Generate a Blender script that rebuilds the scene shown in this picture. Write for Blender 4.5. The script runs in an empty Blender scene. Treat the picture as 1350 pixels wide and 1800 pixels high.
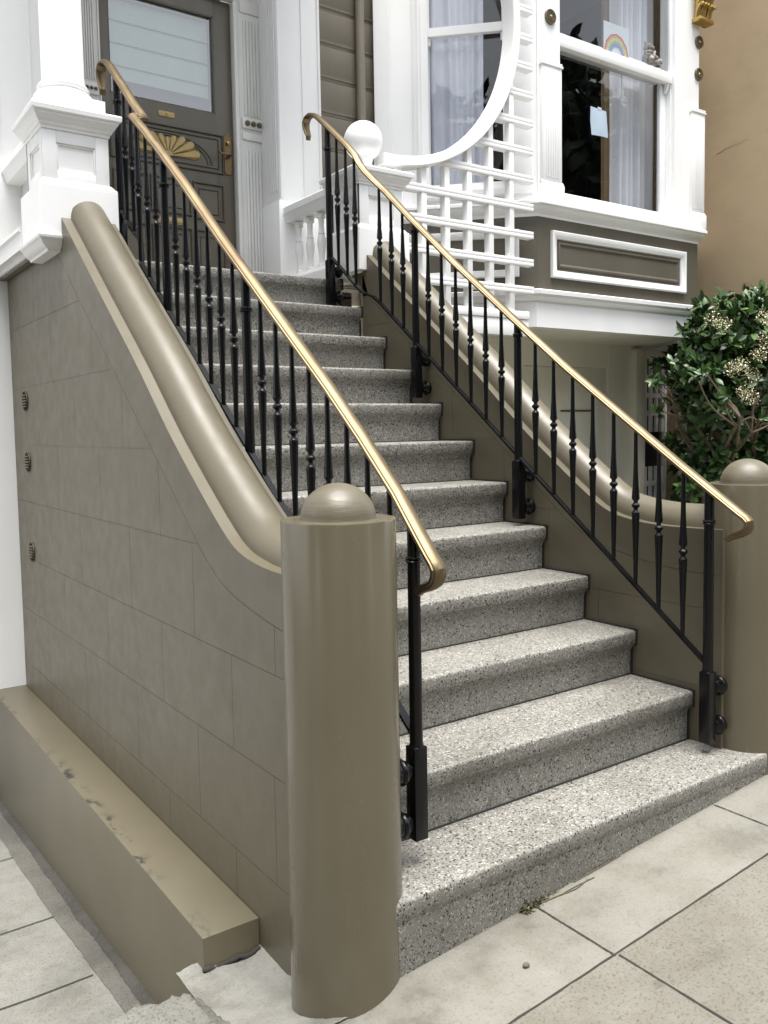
import bpy, bmesh, math, random
from mathutils import Vector, Matrix
random.seed(7)
S = bpy.context.scene
COL = S.collection
PI = math.pi
# ------------------------------------------------------------------ camera
def make_camera():
    cam = bpy.data.cameras.new("camera"); o = bpy.data.objects.new("camera", cam); COL.objects.link(o)
    yaw, pit, roll = 0.6093, 0.0697, 0.0173
    f = Vector((math.sin(yaw)*math.cos(pit), math.cos(yaw)*math.cos(pit), -math.sin(pit)))
    r = Vector((math.cos(yaw), -math.sin(yaw), 0)); d = f.cross(r)
    r2 = r*math.cos(roll) + d*math.sin(roll); d2 = -r*math.sin(roll) + d*math.cos(roll)
    u = -d2; b = -f
    o.matrix_world = Matrix(((r2.x, u.x, b.x, -1.1522), (r2.y, u.y, b.y, -1.6107), (r2.z, u.z, b.z, 1.489), (0, 0, 0, 1)))
    cam.sensor_fit = 'AUTO'; cam.sensor_width = 36.0; cam.lens = 1514.1/1800*36
    cam.shift_x = 1.67/1800; cam.shift_y = -40.75/1800
    cam.clip_start = 0.05; cam.clip_end = 500
    S.camera = o
make_camera()
# ------------------------------------------------------------------ sky, sun, exposure
SUN_EL, SUN_AZ = math.radians(79), math.radians(195)   # azimuth from +Y clockwise: sun behind and left of the camera
W = bpy.data.worlds.new("World"); S.world = W; W.use_nodes = True
nt = W.node_tree; nt.nodes.clear()
sky = nt.nodes.new('ShaderNodeTexSky'); sky.sky_type = 'NISHITA'; sky.sun_disc = False
sky.sun_elevation = SUN_EL; sky.sun_rotation = SUN_AZ; sky.dust_density = 1.0; sky.air_density = 1.0; sky.ozone_density = 1.0
hs = nt.nodes.new('ShaderNodeHueSaturation'); hs.inputs['Saturation'].default_value = 0.22    # veil of cloud: little colour left
bg = nt.nodes.new('ShaderNodeBackground'); bg.inputs['Strength'].default_value = 0.075
wo = nt.nodes.new('ShaderNodeOutputWorld')
nt.links.new(sky.outputs[0], hs.inputs['Color']); nt.links.new(hs.outputs[0], bg.inputs[0]); nt.links.new(bg.outputs[0], wo.inputs[0])
sl = bpy.data.lights.new("sun", 'SUN'); sl.energy = 1.5; sl.angle = math.radians(40); sl.color = (1.0, 0.97, 0.93)
so = bpy.data.objects.new("sun", sl); COL.objects.link(so)
sd = Vector((math.sin(SUN_AZ)*math.cos(SUN_EL), math.cos(SUN_AZ)*math.cos(SUN_EL), math.sin(SUN_EL)))
so.rotation_euler = sd.to_track_quat('Z', 'Y').to_euler(); so.location = sd*30
S.view_settings.view_transform = 'Standard'; S.view_settings.look = 'None'
S.view_settings.exposure = 2.52; S.view_settings.gamma = 1.0; S.view_settings.use_curve_mapping = False
try:
    S.cycles.max_bounces = 8; S.cycles.transparent_max_bounces = 12
except Exception: pass

# ------------------------------------------------------------------ materials
def s2l(c): return tuple((x/12.92 if x <= .04045 else ((x+.055)/1.055)**2.4) for x in [v/255 for v in c])
class NT:
    def __init__(s, name):
        s.m = bpy.data.materials.new(name); s.m.use_nodes = True; s.t = s.m.node_tree; s.t.nodes.clear()
        s.out = s.n('ShaderNodeOutputMaterial'); s.p = s.n('ShaderNodeBsdfPrincipled'); s.l(s.p.outputs[0], s.out.inputs[0])
        s.tc = s.n('ShaderNodeTexCoord')
    def n(s, t, **k):
        x = s.t.nodes.new(t)
        for a, b in k.items(): setattr(x, a, b)
        return x
    def l(s, a, b): s.t.links.new(a, b)
    def noise(s, scale, detail=4, rough=.55, vec=None, scl=None):
        x = s.n('ShaderNodeTexNoise'); x.inputs['Scale'].default_value = scale; x.inputs['Detail'].default_value = detail; x.inputs['Roughness'].default_value = rough
        v = vec or s.tc.outputs['Object']
        if scl:
            mp = s.n('ShaderNodeMapping'); mp.inputs['Scale'].default_value = scl; s.l(v, mp.inputs[0]); v = mp.outputs[0]
        s.l(v, x.inputs['Vector']); return x
    def ramp(s, fac, stops, const=False):
        x = s.n('ShaderNodeValToRGB'); cr = x.color_ramp
        if const: cr.interpolation = 'CONSTANT'
        while len(cr.elements) < len(stops): cr.elements.new(.5)
        for e, (p, c) in zip(cr.elements, stops):
            e.position = p; e.color = (*c, 1) if len(c) == 3 else c
        s.l(fac, x.inputs[0]); return x
    def mix(s, fac, a, b, mode='MIX'):
        x = s.n('ShaderNodeMix', data_type='RGBA', blend_type=mode)
        for v, i in ((fac, 0), (a, 6), (b, 7)):
            if isinstance(v, (int, float)): x.inputs[i].default_value = v
            elif isinstance(v, tuple): x.inputs[i].default_value = (*v, 1)
            else: s.l(v, x.inputs[i])
        return x.outputs[2]
    def col(s, v):
        if isinstance(v, tuple): s.p.inputs['Base Color'].default_value = (*v, 1)
        else: s.l(v, s.p.inputs['Base Color'])
    def rough(s, v):
        if isinstance(v, (int, float)): s.p.inputs['Roughness'].default_value = v
        else: s.l(v, s.p.inputs['Roughness'])
    def bump(s, h, strength=.2, dist=.01):
        b = s.n('ShaderNodeBump'); b.inputs['Strength'].default_value = strength; b.inputs['Distance'].default_value = dist
        s.l(h, b.inputs['Height']); s.l(b.outputs[0], s.p.inputs['Normal'])

def paint(name, c, rough=.4, var=.12, scale=3, bump=.05, streak=True, spec=.5):
    t = NT(name)
    a = t.noise(scale, 6, .6); r = t.ramp(a.outputs[0], [(.3, tuple(x*(1-var) for x in c)), (.7, tuple(min(1, x*(1+var*.6)) for x in c))])
    v = t.noise(2.6, 4, .6, scl=(1.6, 1.6, .10)); vr = t.ramp(v.outputs[0], [(.35, (1-var*.9,)*3), (.65, (1, 1, 1))])
    t.col(t.mix(1.0, r.outputs[0], vr.outputs[0], 'MULTIPLY'))
    b = t.noise(14, 4, .6, scl=(1, 1, .25) if streak else None)
    rr = t.ramp(b.outputs[0], [(.3, (rough*.85,)*3), (.7, (min(1, rough*1.2),)*3)]); t.rough(rr.outputs[0])
    g = t.noise(60, 3, .6, scl=(1, 1, .2) if streak else None)
    t.bump(g.outputs[0], bump, .01); t.p.inputs['Specular IOR Level'].default_value = spec
    return t.m
def solid(name, c, rough=.4, metal=0., bump=0, bs=80):
    t = NT(name); t.col(c); t.rough(rough); t.p.inputs['Metallic'].default_value = metal
    if bump:
        g = t.noise(bs, 4, .6); t.bump(g.outputs[0], bump, .01)
    return t.m
def terrazzo():
    t = NT("terrazzo")
    def chips(scale, stops):
        v = t.n('ShaderNodeTexVoronoi', feature='F1'); v.inputs['Scale'].default_value = scale; t.l(t.tc.outputs['Object'], v.inputs['Vector'])
        sp = t.n('ShaderNodeSeparateColor'); t.l(v.outputs['Color'], sp.inputs[0])
        return t.ramp(sp.outputs[0], stops, True), v, sp
    G = [(0, (.004, .004, .004)), (.13, (.03, .028, .025)), (.19, (.135, .13, .113)), (.36, (.21, .203, .18)), (.56, (.29, .282, .254)), (.78, (.18, .171, .147)), (.88, (.115, .10, .078)), (.945, (.40, .39, .36))]
    a, va, sa = chips(160, G)
    b, vb, sb = chips(290, G)
    sel = t.ramp(sa.outputs[1], [(0, (0, 0, 0)), (.35, (1, 1, 1))], True)
    c = t.mix(sel.outputs[0], b.outputs[0], a.outputs[0])
    # cement between the chips
    m = t.ramp(va.outputs['Distance'], [(.42, (0, 0, 0)), (.62, (1, 1, 1))])
    c = t.mix(m.outputs[0], c, (.18, .173, .153))
    n = t.noise(2.6, 7, .65); st = t.ramp(n.outputs[0], [(.30, (.74, .73, .70)), (.5, (1, 1, 1)), (.7, (1.08, 1.08, 1.07))])
    c = t.mix(1.0, c, st.outputs[0], 'MULTIPLY')
    t.col(c); t.rough(.55)
    g = t.noise(220, 3, .6); t.bump(g.outputs[0], .18, .004)
    return t.m
def concrete(name, c, stain=.25, grain=1.0, rough=.85):
    t = NT(name)
    a = t.noise(1.6, 8, .65); b = t.noise(7, 6, .7); k = t.noise(140, 3, .7)
    r1 = t.ramp(a.outputs[0], [(.33, tuple(x*(1-stain) for x in c)), (.52, c), (.72, tuple(min(1, x*1.16) for x in c))])
    r2 = t.ramp(b.outputs[0], [(.36, (.80, .78, .73)), (.55, (1, 1, 1))])
    x = t.mix(.8, r1.outputs[0], r2.outputs[0], 'MULTIPLY')
    r3 = t.ramp(k.outputs[0], [(.36, (.50, .47, .43)), (.46, (1, 1, 1)), (.64, (1, 1, 1)), (.72, (1.2, 1.19, 1.16))])
    x = t.mix(.75*grain, x, r3.outputs[0], 'MULTIPLY')
    v = t.n('ShaderNodeTexVoronoi', feature='F1'); v.inputs['Scale'].default_value = 26; t.l(t.tc.outputs['Object'], v.inputs['Vector'])
    sp = t.ramp(v.outputs['Distance'], [(.02, (.35, .33, .30)), (.05, (1, 1, 1))])
    big = t.noise(3.3, 9, .72); bg_ = t.ramp(big.outputs[0], [(.40, (.78, .77, .74)), (.47, (1, 1, 1)), (.60, (1, 1, 1)), (.68, (1.13, 1.13, 1.12))]); x = t.mix(.8, x, bg_.outputs[0], 'MULTIPLY')
    x = t.mix(.4*grain, x, sp.outputs[0], 'MULTIPLY')
    v2 = t.n('ShaderNodeTexVoronoi', feature='F1'); v2.inputs['Scale'].default_value = 4.3; t.l(t.tc.outputs['Object'], v2.inputs['Vector'])
    gum = t.ramp(v2.outputs['Distance'], [(.05, (.55, .53, .50)), (.09, (1, 1, 1))]); x = t.mix(.6, x, gum.outputs[0], 'MULTIPLY')
    t.col(x); t.rough(rough); t.bump(k.outputs[0], .35*grain, .006)
    return t.m
def stucco():
    t = NT("yellow_stucco"); c = s2l((164, 146, 118))
    a = t.noise(.9, 8, .62, scl=(1, 1, 1.4)); r = t.ramp(a.outputs[0], [(.3, tuple(x*.80 for x in c)), (.5, c), (.75, tuple(min(1, x*1.12) for x in c))])
    d = t.noise(2.1, 7, .7, scl=(1, .6, 2.2)); st = t.ramp(d.outputs[0], [(.30, (.55, .48, .40)), (.40, (1, 1, 1))])
    x = t.mix(.35, r.outputs[0], st.outputs[0], 'MULTIPLY')
    k = t.noise(26, 5, .7); sp = t.ramp(k.outputs[0], [(.27, (.42, .33, .24)), (.31, (1, 1, 1))])
    x = t.mix(.7, x, sp.outputs[0], 'MULTIPLY')
    t.col(x); t.rough(.9); g = t.noise(45, 5, .6); t.bump(g.outputs[0], .10, .01)
    return t.m
def glass(name, tint=(.9, .92, .93), base=.06):
    t = NT(name); t.t.nodes.remove(t.p)
    tr = t.n('ShaderNodeBsdfTransparent'); tr.inputs[0].default_value = (*tint, 1)
    gl = t.n('ShaderNodeBsdfGlossy'); gl.inputs['Roughness'].default_value = .01; gl.inputs[0].default_value = (1, 1, 1, 1)
    lw_ = t.n('ShaderNodeLayerWeight'); lw_.inputs['Blend'].default_value = .5
    fr = t.n('ShaderNodeMath', operation='POWER'); fr.inputs[1].default_value = 4.0; t.l(lw_.outputs['Facing'], fr.inputs[0])
    ad = t.n('ShaderNodeMath', operation='ADD', use_clamp=True); ad.inputs[1].default_value = base; t.l(fr.outputs[0], ad.inputs[0])
    g = t.noise(1.3, 2, .5); b = t.n('ShaderNodeBump'); b.inputs['Strength'].default_value = .03; b.inputs['Distance'].default_value = .05
    t.l(g.outputs[0], b.inputs['Height']); t.l(b.outputs[0], gl.inputs['Normal'])
    mx = t.n('ShaderNodeMixShader'); t.l(ad.outputs[0], mx.inputs[0]); t.l(tr.outputs[0], mx.inputs[1]); t.l(gl.outputs[0], mx.inputs[2]); t.l(mx.outputs[0], t.out.inputs[0])
    return t.m
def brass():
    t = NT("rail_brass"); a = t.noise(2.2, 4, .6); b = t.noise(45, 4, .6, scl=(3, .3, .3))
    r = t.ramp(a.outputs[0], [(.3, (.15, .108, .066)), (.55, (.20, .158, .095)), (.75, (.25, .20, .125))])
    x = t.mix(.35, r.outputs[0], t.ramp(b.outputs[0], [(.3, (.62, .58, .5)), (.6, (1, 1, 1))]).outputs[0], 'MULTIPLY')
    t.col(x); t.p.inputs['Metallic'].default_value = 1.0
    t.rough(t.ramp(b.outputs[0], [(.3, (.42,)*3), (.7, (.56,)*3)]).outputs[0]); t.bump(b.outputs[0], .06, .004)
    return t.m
def leafmat(name, a, b, c):
    t = NT(name); o = t.n('ShaderNodeNewGeometry')
    r = t.ramp(o.outputs['Random Per Island'], [(0, a), (.5, b), (1, c)]); t.col(r.outputs[0]); t.rough(.38)
    t.p.inputs['Specular IOR Level'].default_value = .5
    return t.m
def ledge_paint():
    t = NT("taupe_ledge_paint"); c = TAUPE
    a = t.noise(3, 6, .6); r = t.ramp(a.outputs[0], [(.3, tuple(x*.9 for x in c)), (.7, tuple(x*1.06 for x in c))])
    # scuffs along the outer arris
    sx = t.n('ShaderNodeSeparateXYZ'); t.l(t.tc.outputs['Object'], sx.inputs[0])
    e = t.ramp(sx.outputs[0], [(.0, (1, 1, 1)), (.018, (1, 1, 1)), (.052, (0, 0, 0))])
    n = t.noise(26, 5, .65, scl=(1, .55, 1)); sc = t.ramp(n.outputs[0], [(.52, (0, 0, 0)), (.63, (1, 1, 1))])
    n2 = t.noise(2.6, 2, .5); s2 = t.ramp(n2.outputs[0], [(.40, (0, 0, 0)), (.50, (1, 1, 1))])
    gn = t.n('ShaderNodeNewGeometry'); sn = t.n('ShaderNodeSeparateXYZ'); t.l(gn.outputs['Normal'], sn.inputs[0]); nz = t.ramp(sn.outputs[2], [(.5, (0, 0, 0)), (.7, (1, 1, 1))])
    k = t.mix(1., t.mix(1., t.mix(1., e.outputs[0], nz.outputs[0], 'MULTIPLY'), sc.outputs[0], 'MULTIPLY'), s2.outputs[0], 'MULTIPLY')
    t.col(t.mix(k, r.outputs[0], (.022, .02, .016))); t.rough(.42)
    g = t.noise(60, 3, .6); t.bump(g.outputs[0], .06, .01)
    return t.m
TAUPE = s2l((92, 86, 70))
M = {}
M['taupe'] = paint("taupe_paint", TAUPE, .40, .07, 1.6, .02, False)
M['taupe_gloss'] = paint("taupe_gloss_paint", TAUPE, .24, .08, 2.0, .012)
M['ledge'] = ledge_paint()
M['siding'] = paint("taupe_siding_paint", s2l((94, 89, 77)), .5, .10, 3, .05)
M['clapboard'] = paint("pale_taupe_clapboard_paint", s2l((124, 117, 103)), .5, .08, 3, .03)
M['door'] = paint("taupe_door_paint", s2l((96, 90, 77)), .38, .08, 3, .04)
M['doordark'] = paint("dark_olive_moulding_paint", s2l((80, 74, 58)), .38, .08, 3, .04)
M['white'] = paint("white_gloss_paint", (.86, .86, .85), .35, .03, 2.2, .05)
M['offwhite'] = paint("aged_white_paint", (.74, .74, .71), .5, .08, 3, .05)
M['beige'] = paint("pale_beige_wall_paint", s2l((230, 228, 213)), .6, .05, 1.2, .05)
M['iron'] = solid("black_gloss_iron", (.0035, .0035, .004), .22, 0, .10, 90)
M['iron'].node_tree.nodes['Principled BSDF'].inputs['Specular IOR Level'].default_value = .28
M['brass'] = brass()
M['bronze'] = solid("dark_bronze", (.16, .115, .06), .38, 1.0, .05)
M['gold'] = solid("gold_leaf", (.50, .35, .12), .36, 1.0, .12, 60)
M['goldpaint'] = paint("pale_gold_paint", s2l((176, 152, 98)), .4, .10, 20, .05)
M['ring'] = paint("olive_medallion_paint", s2l((100, 90, 66)), .4, .1, 8, .03)
M['terrazzo'] = terrazzo()
M['caulk'] = solid("black_caulk", (.012, .011, .010), .8)
M['walk'] = concrete("pale_sidewalk_concrete", s2l((112, 110, 102)), .32, .55)
M['walkrough'] = concrete("weathered_sidewalk_concrete", s2l((104, 101, 92)), .40, 1.1)
M['drive'] = concrete("driveway_concrete", s2l((116, 115, 109)), .28, 1.0)
M['rubble'] = concrete("broken_aggregate_concrete", s2l((102, 101, 95)), .4, 1.5)
M['patch'] = concrete("pale_mortar_patch", s2l((126, 125, 119)), .42, .6)
M['gutter'] = concrete("wet_gutter_grit", s2l((66, 63, 58)), .5, 1.2)
M['damp'] = concrete("damp_concrete", s2l((88, 86, 80)), .3, 1.2)
M['joint'] = solid("dark_grit_and_gap", (.03, .027, .022), .95)  # joint grit; also stands for the dark gaps of vents and crevice
M['road'] = concrete("asphalt", (.05, .05, .05), .2)
M['stucco'] = stucco()
M['glass'] = glass("window_glass"); M['glassdoor'] = glass("door_glass", (.84, .9, .88), .16)
M['room'] = solid("unlit_space_dark", (.022, .021, .02), .9)  # near-black colour puts the shade of unlit rooms and gaps into the surface
M['curtain'] = paint("white_curtain_cloth", (.74, .74, .77), .8, .04, 4, .02)
M['curtainblue'] = paint("pale_lilac_curtain_cloth", (.70, .71, .78), .8, .04, 4, .02)
M['lining'] = paint("brown_curtain_lining", s2l((120, 100, 72)), .8, .08, 6, .02)
M['blind'] = paint("pale_green_blind_cloth", s2l((150, 163, 155)), .8, .05, 5, .02)
M['blindline'] = solid("dark_blind_fold", (.06, .065, .06), .7)
M['paper'] = paint("pale_blue_paper", s2l((172, 190, 204)), .7, .05, 9, .04)
M['drawing'] = paint("drawing_paper", s2l((196, 202, 206)), .7, .05, 7, .03)
for n, c in dict(red=(176, 92, 84), orange=(186, 148, 100), yellow=(190, 186, 118), green=(134, 172, 122), blue=(116, 132, 178), violet=(132, 124, 162)).items():
    M['c_'+n] = solid("crayon_"+n, s2l(c), .8)
M['plush'] = paint("grey_tweed_plush", s2l((150, 144, 138)), .95, .35, 70, .4)
M['scarf'] = solid("pale_scarf_cloth", s2l((222, 222, 220)), .9)
M['bark'] = paint("grey_bark", s2l((112, 98, 80)), .9, .3, 14, .4)
M['leaf'] = leafmat("glossy_leaf", (.010, .028, .007), (.030, .072, .015), (.080, .150, .036))
M['leafdark'] = leafmat("dark_tree_leaf", (.012, .024, .010), (.022, .040, .016), (.040, .062, .028))
M['flower'] = leafmat("cream_blossom", (.40, .36, .20), (.56, .52, .34), (.70, .67, .50))
M['weed'] = leafmat("dry_weed", (.04, .045, .018), (.07, .06, .03), (.10, .085, .05))
M['pebble'] = solid("dark_pebble", (.10, .08, .06), .9)
M['metal'] = solid("weathered_steel", (.32, .32, .30), .5, .8)
M['facade'] = paint("pale_facade_paint", s2l((190, 188, 184)), .7, .08, 1, .02)
M['pane'] = solid("dark_pane", (.03, .035, .04), .05)

# ------------------------------------------------------------------ mesh helpers
def BM(): return bmesh.new()
def box(bm, x0, x1, y0, y1, z0, z1, bev=0.0, rot=None, seg=2):
    vs = [bm.verts.new((x, y, z)) for x in (x0, x1) for y in (y0, y1) for z in (z0, z1)]
    F = [(0, 1, 3, 2), (4, 6, 7, 5), (0, 4, 5, 1), (2, 3, 7, 6), (0, 2, 6, 4), (1, 5, 7, 3)]
    fs = [bm.faces.new([vs[i] for i in f]) for f in F]
    if rot is not None:
        c = Vector(((x0+x1)/2, (y0+y1)/2, (z0+z1)/2))
        for v in vs: v.co = c + rot @ (v.co-c)
    if bev > 0:
        es = set(e for f in fs for e in f.edges)
        bmesh.ops.bevel(bm, geom=list(es), offset=bev, segments=seg, affect='EDGES', profile=.5)
def prism(bm, pts, axis, a, b, bev=0.0):
    """polygon pts (2-D) extruded along axis from a to b. axis x: pts=(y,z); y: (x,z); z: (x,y)"""
    def mk(p, t): return {'x': (t, p[0], p[1]), 'y': (p[0], t, p[1]), 'z': (p[0], p[1], t)}[axis]
    A = [bm.verts.new(mk(p, a)) for p in pts]; B = [bm.verts.new(mk(p, b)) for p in pts]; n = len(pts)
    fs = [bm.faces.new(A), bm.faces.new(B[::-1])]
    for i in range(n): fs.append(bm.faces.new([A[i], B[i], B[(i+1) % n], A[(i+1) % n]]))
    if bev > 0:
        es = set(list(fs[0].edges)+list(fs[1].edges))
        bmesh.ops.bevel(bm, geom=list(es), offset=bev, segments=1, affect='EDGES')
def lathe(bm, prof, cx, cy, cz=0, n=24, axis='z', flute=0, fl_d=0.0, ang0=0, cap=True):
    """prof: list of (radius, t) along axis"""
    rings = []
    for r, t in prof:
        ring = []
        for i in range(n):
            a = ang0+2*PI*i/n; rr = r
            if flute and (i*flute//n*2 >= 0): rr = r - fl_d*(abs(math.sin(a*flute/2)))**.7
            c, s = math.cos(a)*rr, math.sin(a)*rr
            ring.append(bm.verts.new({'z': (cx+c, cy+s, cz+t), 'x': (cx+t, cy+c, cz+s), 'y': (cx+c, cy+t, cz+s)}[axis]))
        rings.append(ring)
    for A, B in zip(rings, rings[1:]):
        for i in range(n): bm.faces.new([A[i], A[(i+1) % n], B[(i+1) % n], B[i]])
    if cap:
        if prof[0][0] > 1e-5: bm.faces.new(rings[0][::-1])
        if prof[-1][0] > 1e-5: bm.faces.new(rings[-1])
def sweep(bm, path, prof, side=None, up=None, closed=False, cap=True):
    """sweep closed profile [(s,n)] along path. side: fixed sideways vector (path lies in the plane normal to it),
    or up: fixed up vector (moulding in plan, mitred; s = outward, n = up)."""
    P = [Vector(p) for p in path]; n = len(P); rings = []
    for i in range(n):
        if closed: t0 = (P[i]-P[i-1]).normalized(); t1 = (P[(i+1) % n]-P[i]).normalized()
        else:
            t0 = (P[i]-P[i-1]).normalized() if i else (P[1]-P[0]).normalized()
            t1 = (P[i+1]-P[i]).normalized() if i < n-1 else t0
        t = (t0+t1).normalized(); k = 1/max(.35, t.dot(t1))
        if side is not None:
            s = Vector(side); m = s.cross(t).normalized(); ring = [bm.verts.new(P[i]+s*a+m*b*k) for a, b in prof]
        else:
            u = Vector(up); o = t.cross(u).normalized(); ring = [bm.verts.new(P[i]+o*a*k+u*b) for a, b in prof]
        rings.append(ring)
    m = len(prof)
    pairs = list(zip(rings, rings[1:]))+([(rings[-1], rings[0])] if closed else [])
    for A, B in pairs:
        for j in range(m): bm.faces.new([A[j], A[(j+1) % m], B[(j+1) % m], B[j]])
    if cap and not closed:
        bm.faces.new(rings[0][::-1]); bm.faces.new(rings[-1])
def tube(bm, path, rads, n=8):
    P = [Vector(p) for p in path]; rings = []; ref = Vector((.31, .52, .79))
    for i in range(len(P)):
        t = (P[min(i+1, len(P)-1)]-P[max(i-1, 0)]).normalized(); a = t.cross(ref).normalized(); b = t.cross(a)
        r = rads[i] if isinstance(rads, (list, tuple)) else rads
        rings.append([bm.verts.new(P[i]+a*math.cos(2*PI*j/n)*r+b*math.sin(2*PI*j/n)*r) for j in range(n)])
    for A, B in zip(rings, rings[1:]):
        for j in range(n): bm.faces.new([A[j], A[(j+1) % n], B[(j+1) % n], B[j]])
    bm.faces.new(rings[0][::-1]); bm.faces.new(rings[-1])
def ball(bm, c, r, sub=3, sc=(1, 1, 1)):
    m = Matrix.Translation(c) @ Matrix.Diagonal((*sc, 1)); bmesh.ops.create_icosphere(bm, subdivisions=sub, radius=r, matrix=m)
def catmull(pts, k=6):
    out = []; n = len(pts)
    for i in range(n-1):
        p0 = pts[max(i-1, 0)]; p1 = pts[i]; p2 = pts[i+1]; p3 = pts[min(i+2, n-1)]
        for j in range(k):
            t = j/k
            out.append(tuple(.5*((2*b)+(-a+c)*t+(2*a-5*b+4*c-d)*t*t+(-a+3*b-3*c+d)*t**3) for a, b, c, d in zip(p0, p1, p2, p3)))
    out.append(tuple(pts[-1])); return out
def build(name, bm, mat, parent=None, base=None, angle=35, recalc=True, smooth=True):
    """links bm as ONE mesh object; geometry is given in world coordinates and stored relative to its thing's base"""
    if recalc: bmesh.ops.recalc_face_normals(bm, faces=bm.faces[:])
    me = bpy.data.meshes.new(name)
    root = parent
    while root is not None and root.parent is not None: root = root.parent
    b = Vector(base) if base is not None else (root.location.copy() if root is not None else Vector((0, 0, 0)))
    for v in bm.verts: v.co -= b
    bm.to_mesh(me); bm.free()
    mats = mat if isinstance(mat, list) else [mat]
    for m in mats: me.materials.append(m)
    if smooth:
        for p in me.polygons: p.use_smooth = True
        if angle < 180: me.set_sharp_from_angle(angle=math.radians(angle))
    o = bpy.data.objects.new(name, me); COL.objects.link(o)
    if parent is not None: o.parent = parent
    else: o.location = b
    return o
def tag(o, label=None, cat=None, group=None, kind=None):
    if label: o['label'] = label
    if cat: o['category'] = cat
    if group: o['group'] = group
    if kind: o['kind'] = kind
    return o
def thing(name, label, cat, loc=(0, 0, 0), group=None):
    o = bpy.data.objects.new(name, None); o.empty_display_size = .1; COL.objects.link(o); o.location = loc
    return tag(o, label, cat, group)
def dup(src, parent, loc):
    c = src.copy(); COL.objects.link(c); c.parent = parent; c.location = loc
    for k in list(c.keys()):
        if k in ('category',): del c[k]
    return c
def clip(poly, keep):
    """Sutherland-Hodgman against half planes keep=[(nx,ny,d)]: nx*x+ny*y<=d"""
    for nx, ny, d in keep:
        out = []; m = len(poly)
        for i in range(m):
            a, b = poly[i], poly[(i+1) % m]; fa = nx*a[0]+ny*a[1]-d; fb = nx*b[0]+ny*b[1]-d
            if fa <= 0: out.append(a)
            if fa*fb < 0:
                t = fa/(fa-fb); out.append((a[0]+(b[0]-a[0])*t, a[1]+(b[1]-a[1])*t))
        poly = out
        if len(poly) < 3: return []
    return poly

# ================================================================== dimensions (traced back from the photograph)
XO, XI = -.1123, .072            # left stair wall, outer and inner face
WR = 1.4628; WRO = 1.69          # right stair wall
CAP = catmull([(.10, 1.126), (.25, 1.121), (.384, 1.121), (.50, 1.131), (.607, 1.155), (.71, 1.210), (.90, 1.343), (1.112, 1.504), (1.39, 1.737), (1.741, 2.011), (2.0, 2.215), (2.275, 2.433)], 5)
NOSE = {1: (0, .36), 2: (.226, .542), 3: (.477, .714), 4: (.709, .891), 5: (.939, 1.07), 6: (1.176, 1.2455), 7: (1.397, 1.4265), 8: (1.625, 1.604), 9: (1.85, 1.78), 10: (2.078, 1.962), 11: (2.30, 2.143), 12: (2.49, 2.318)}
LAND = 2.318
G0, GS = .1687, .0736
def gz(x): return G0+GS*x if x >= 0 else G0+.28*max(x, -.14)

# ================================================================== setting: ground
bm = BM()
def quad(bm, pts): bm.faces.new([bm.verts.new(p) for p in pts])
# sidewalk: front strip across the whole frontage and the strip beside the house on the right
xs = [-30, -.36, -.14, 0, 12, 30]
for a, b in zip(xs, xs[1:]):
    za, zb = gz(a), gz(b)
    for y0, y1 in ((-.27, .10 if a >= 0 or b < -.3 else .022),): quad(bm, [(a, y0, za), (b, y0, zb), (b, y1, zb), (a, y1, za)])
quad(bm, [(1.5, .1, gz(1.5)), (12, .1, gz(12)), (12, 6, gz(12)), (1.5, 6, gz(1.5))])
tag(build("sidewalk", bm, M['walk'], smooth=False), kind='structure')
bm = BM()
for a, b in zip(xs, xs[1:]): quad(bm, [(a, -4, gz(a)), (b, -4, gz(b)), (b, -.27, gz(b)), (a, -.27, gz(a))])
tag(build("sidewalk", bm, M['walkrough'], smooth=False), kind='structure')
# scored joints of the sidewalk, as narrow grit-filled strips 4 mm proud of nothing: laid on the sheet
def strip(bm, p, q, w, dz=.003, n=14, jit=.3):
    p, q = Vector((p[0], p[1], 0)), Vector((q[0], q[1], 0)); t = (q-p).normalized(); s = Vector((-t.y, t.x, 0))*w/2; L = []
    for i in range(n+1):
        c = p.lerp(q, i/n); k = 1+random.uniform(-jit, jit); o = s*random.uniform(-.3, .3)
        L.append((bm.verts.new((*(c+s*k+o).xy, gz(c.x+s.x*k)+dz)), bm.verts.new((*(c-s*k+o).xy, gz(c.x-s.x*k)+dz))))
    for (a, b), (c, d) in zip(L, L[1:]): bm.faces.new([a, b, d, c])
bm = BM()
strip(bm, (-2.2, -.283), (5, -.255), .0042, n=220)
strip(bm, (-2.2, -1.6), (5, -1.57), .007, n=100)
for y0, y1, x in ((-.277, -.0, .443), (-1.6, -.285, .452), (-.26, -.0, 1.25), (-.26, .3, 2.06), (-1.6, -.285, 1.26)): strip(bm, (x, y0, 0), (x, y1+(.005 if y1 < -.2 else 0), 0), .0042, n=60)
tag(build("sidewalk_joint", bm, M['joint'], smooth=False), kind='structure')
# driveway: falls towards the garage on the left, below the sidewalk
def dz_(y): return -.325-.0784*(y-1.049)
bm = BM()
for a, b in ((.86, 2.0), (2.0, 6.0)): quad(bm, [(-12, a, dz_(a)), (-.25, a, dz_(a)), (-.25, b, dz_(b)), (-12, b, dz_(b))])
tag(build("driveway", bm, M['drive'], smooth=False), kind='structure')
bm = BM()
for y in (1.26, 1.78, 2.497, 3.1):
    a = [(-6+i*(5.62)/30, y+.004*math.sin(i*2.1)) for i in range(31)]
    for (x0, q0), (x1, q1) in zip(a, a[1:]): quad(bm, [(x0, q0-.003, dz_(q0)+.004), (x1, q1-.003, dz_(q1)+.004), (x1, q1+.003, dz_(q1)+.004), (x0, q0+.003, dz_(q0)+.004)])
tag(build("driveway_joint", bm, M['joint'], smooth=False), kind='structure')
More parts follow.
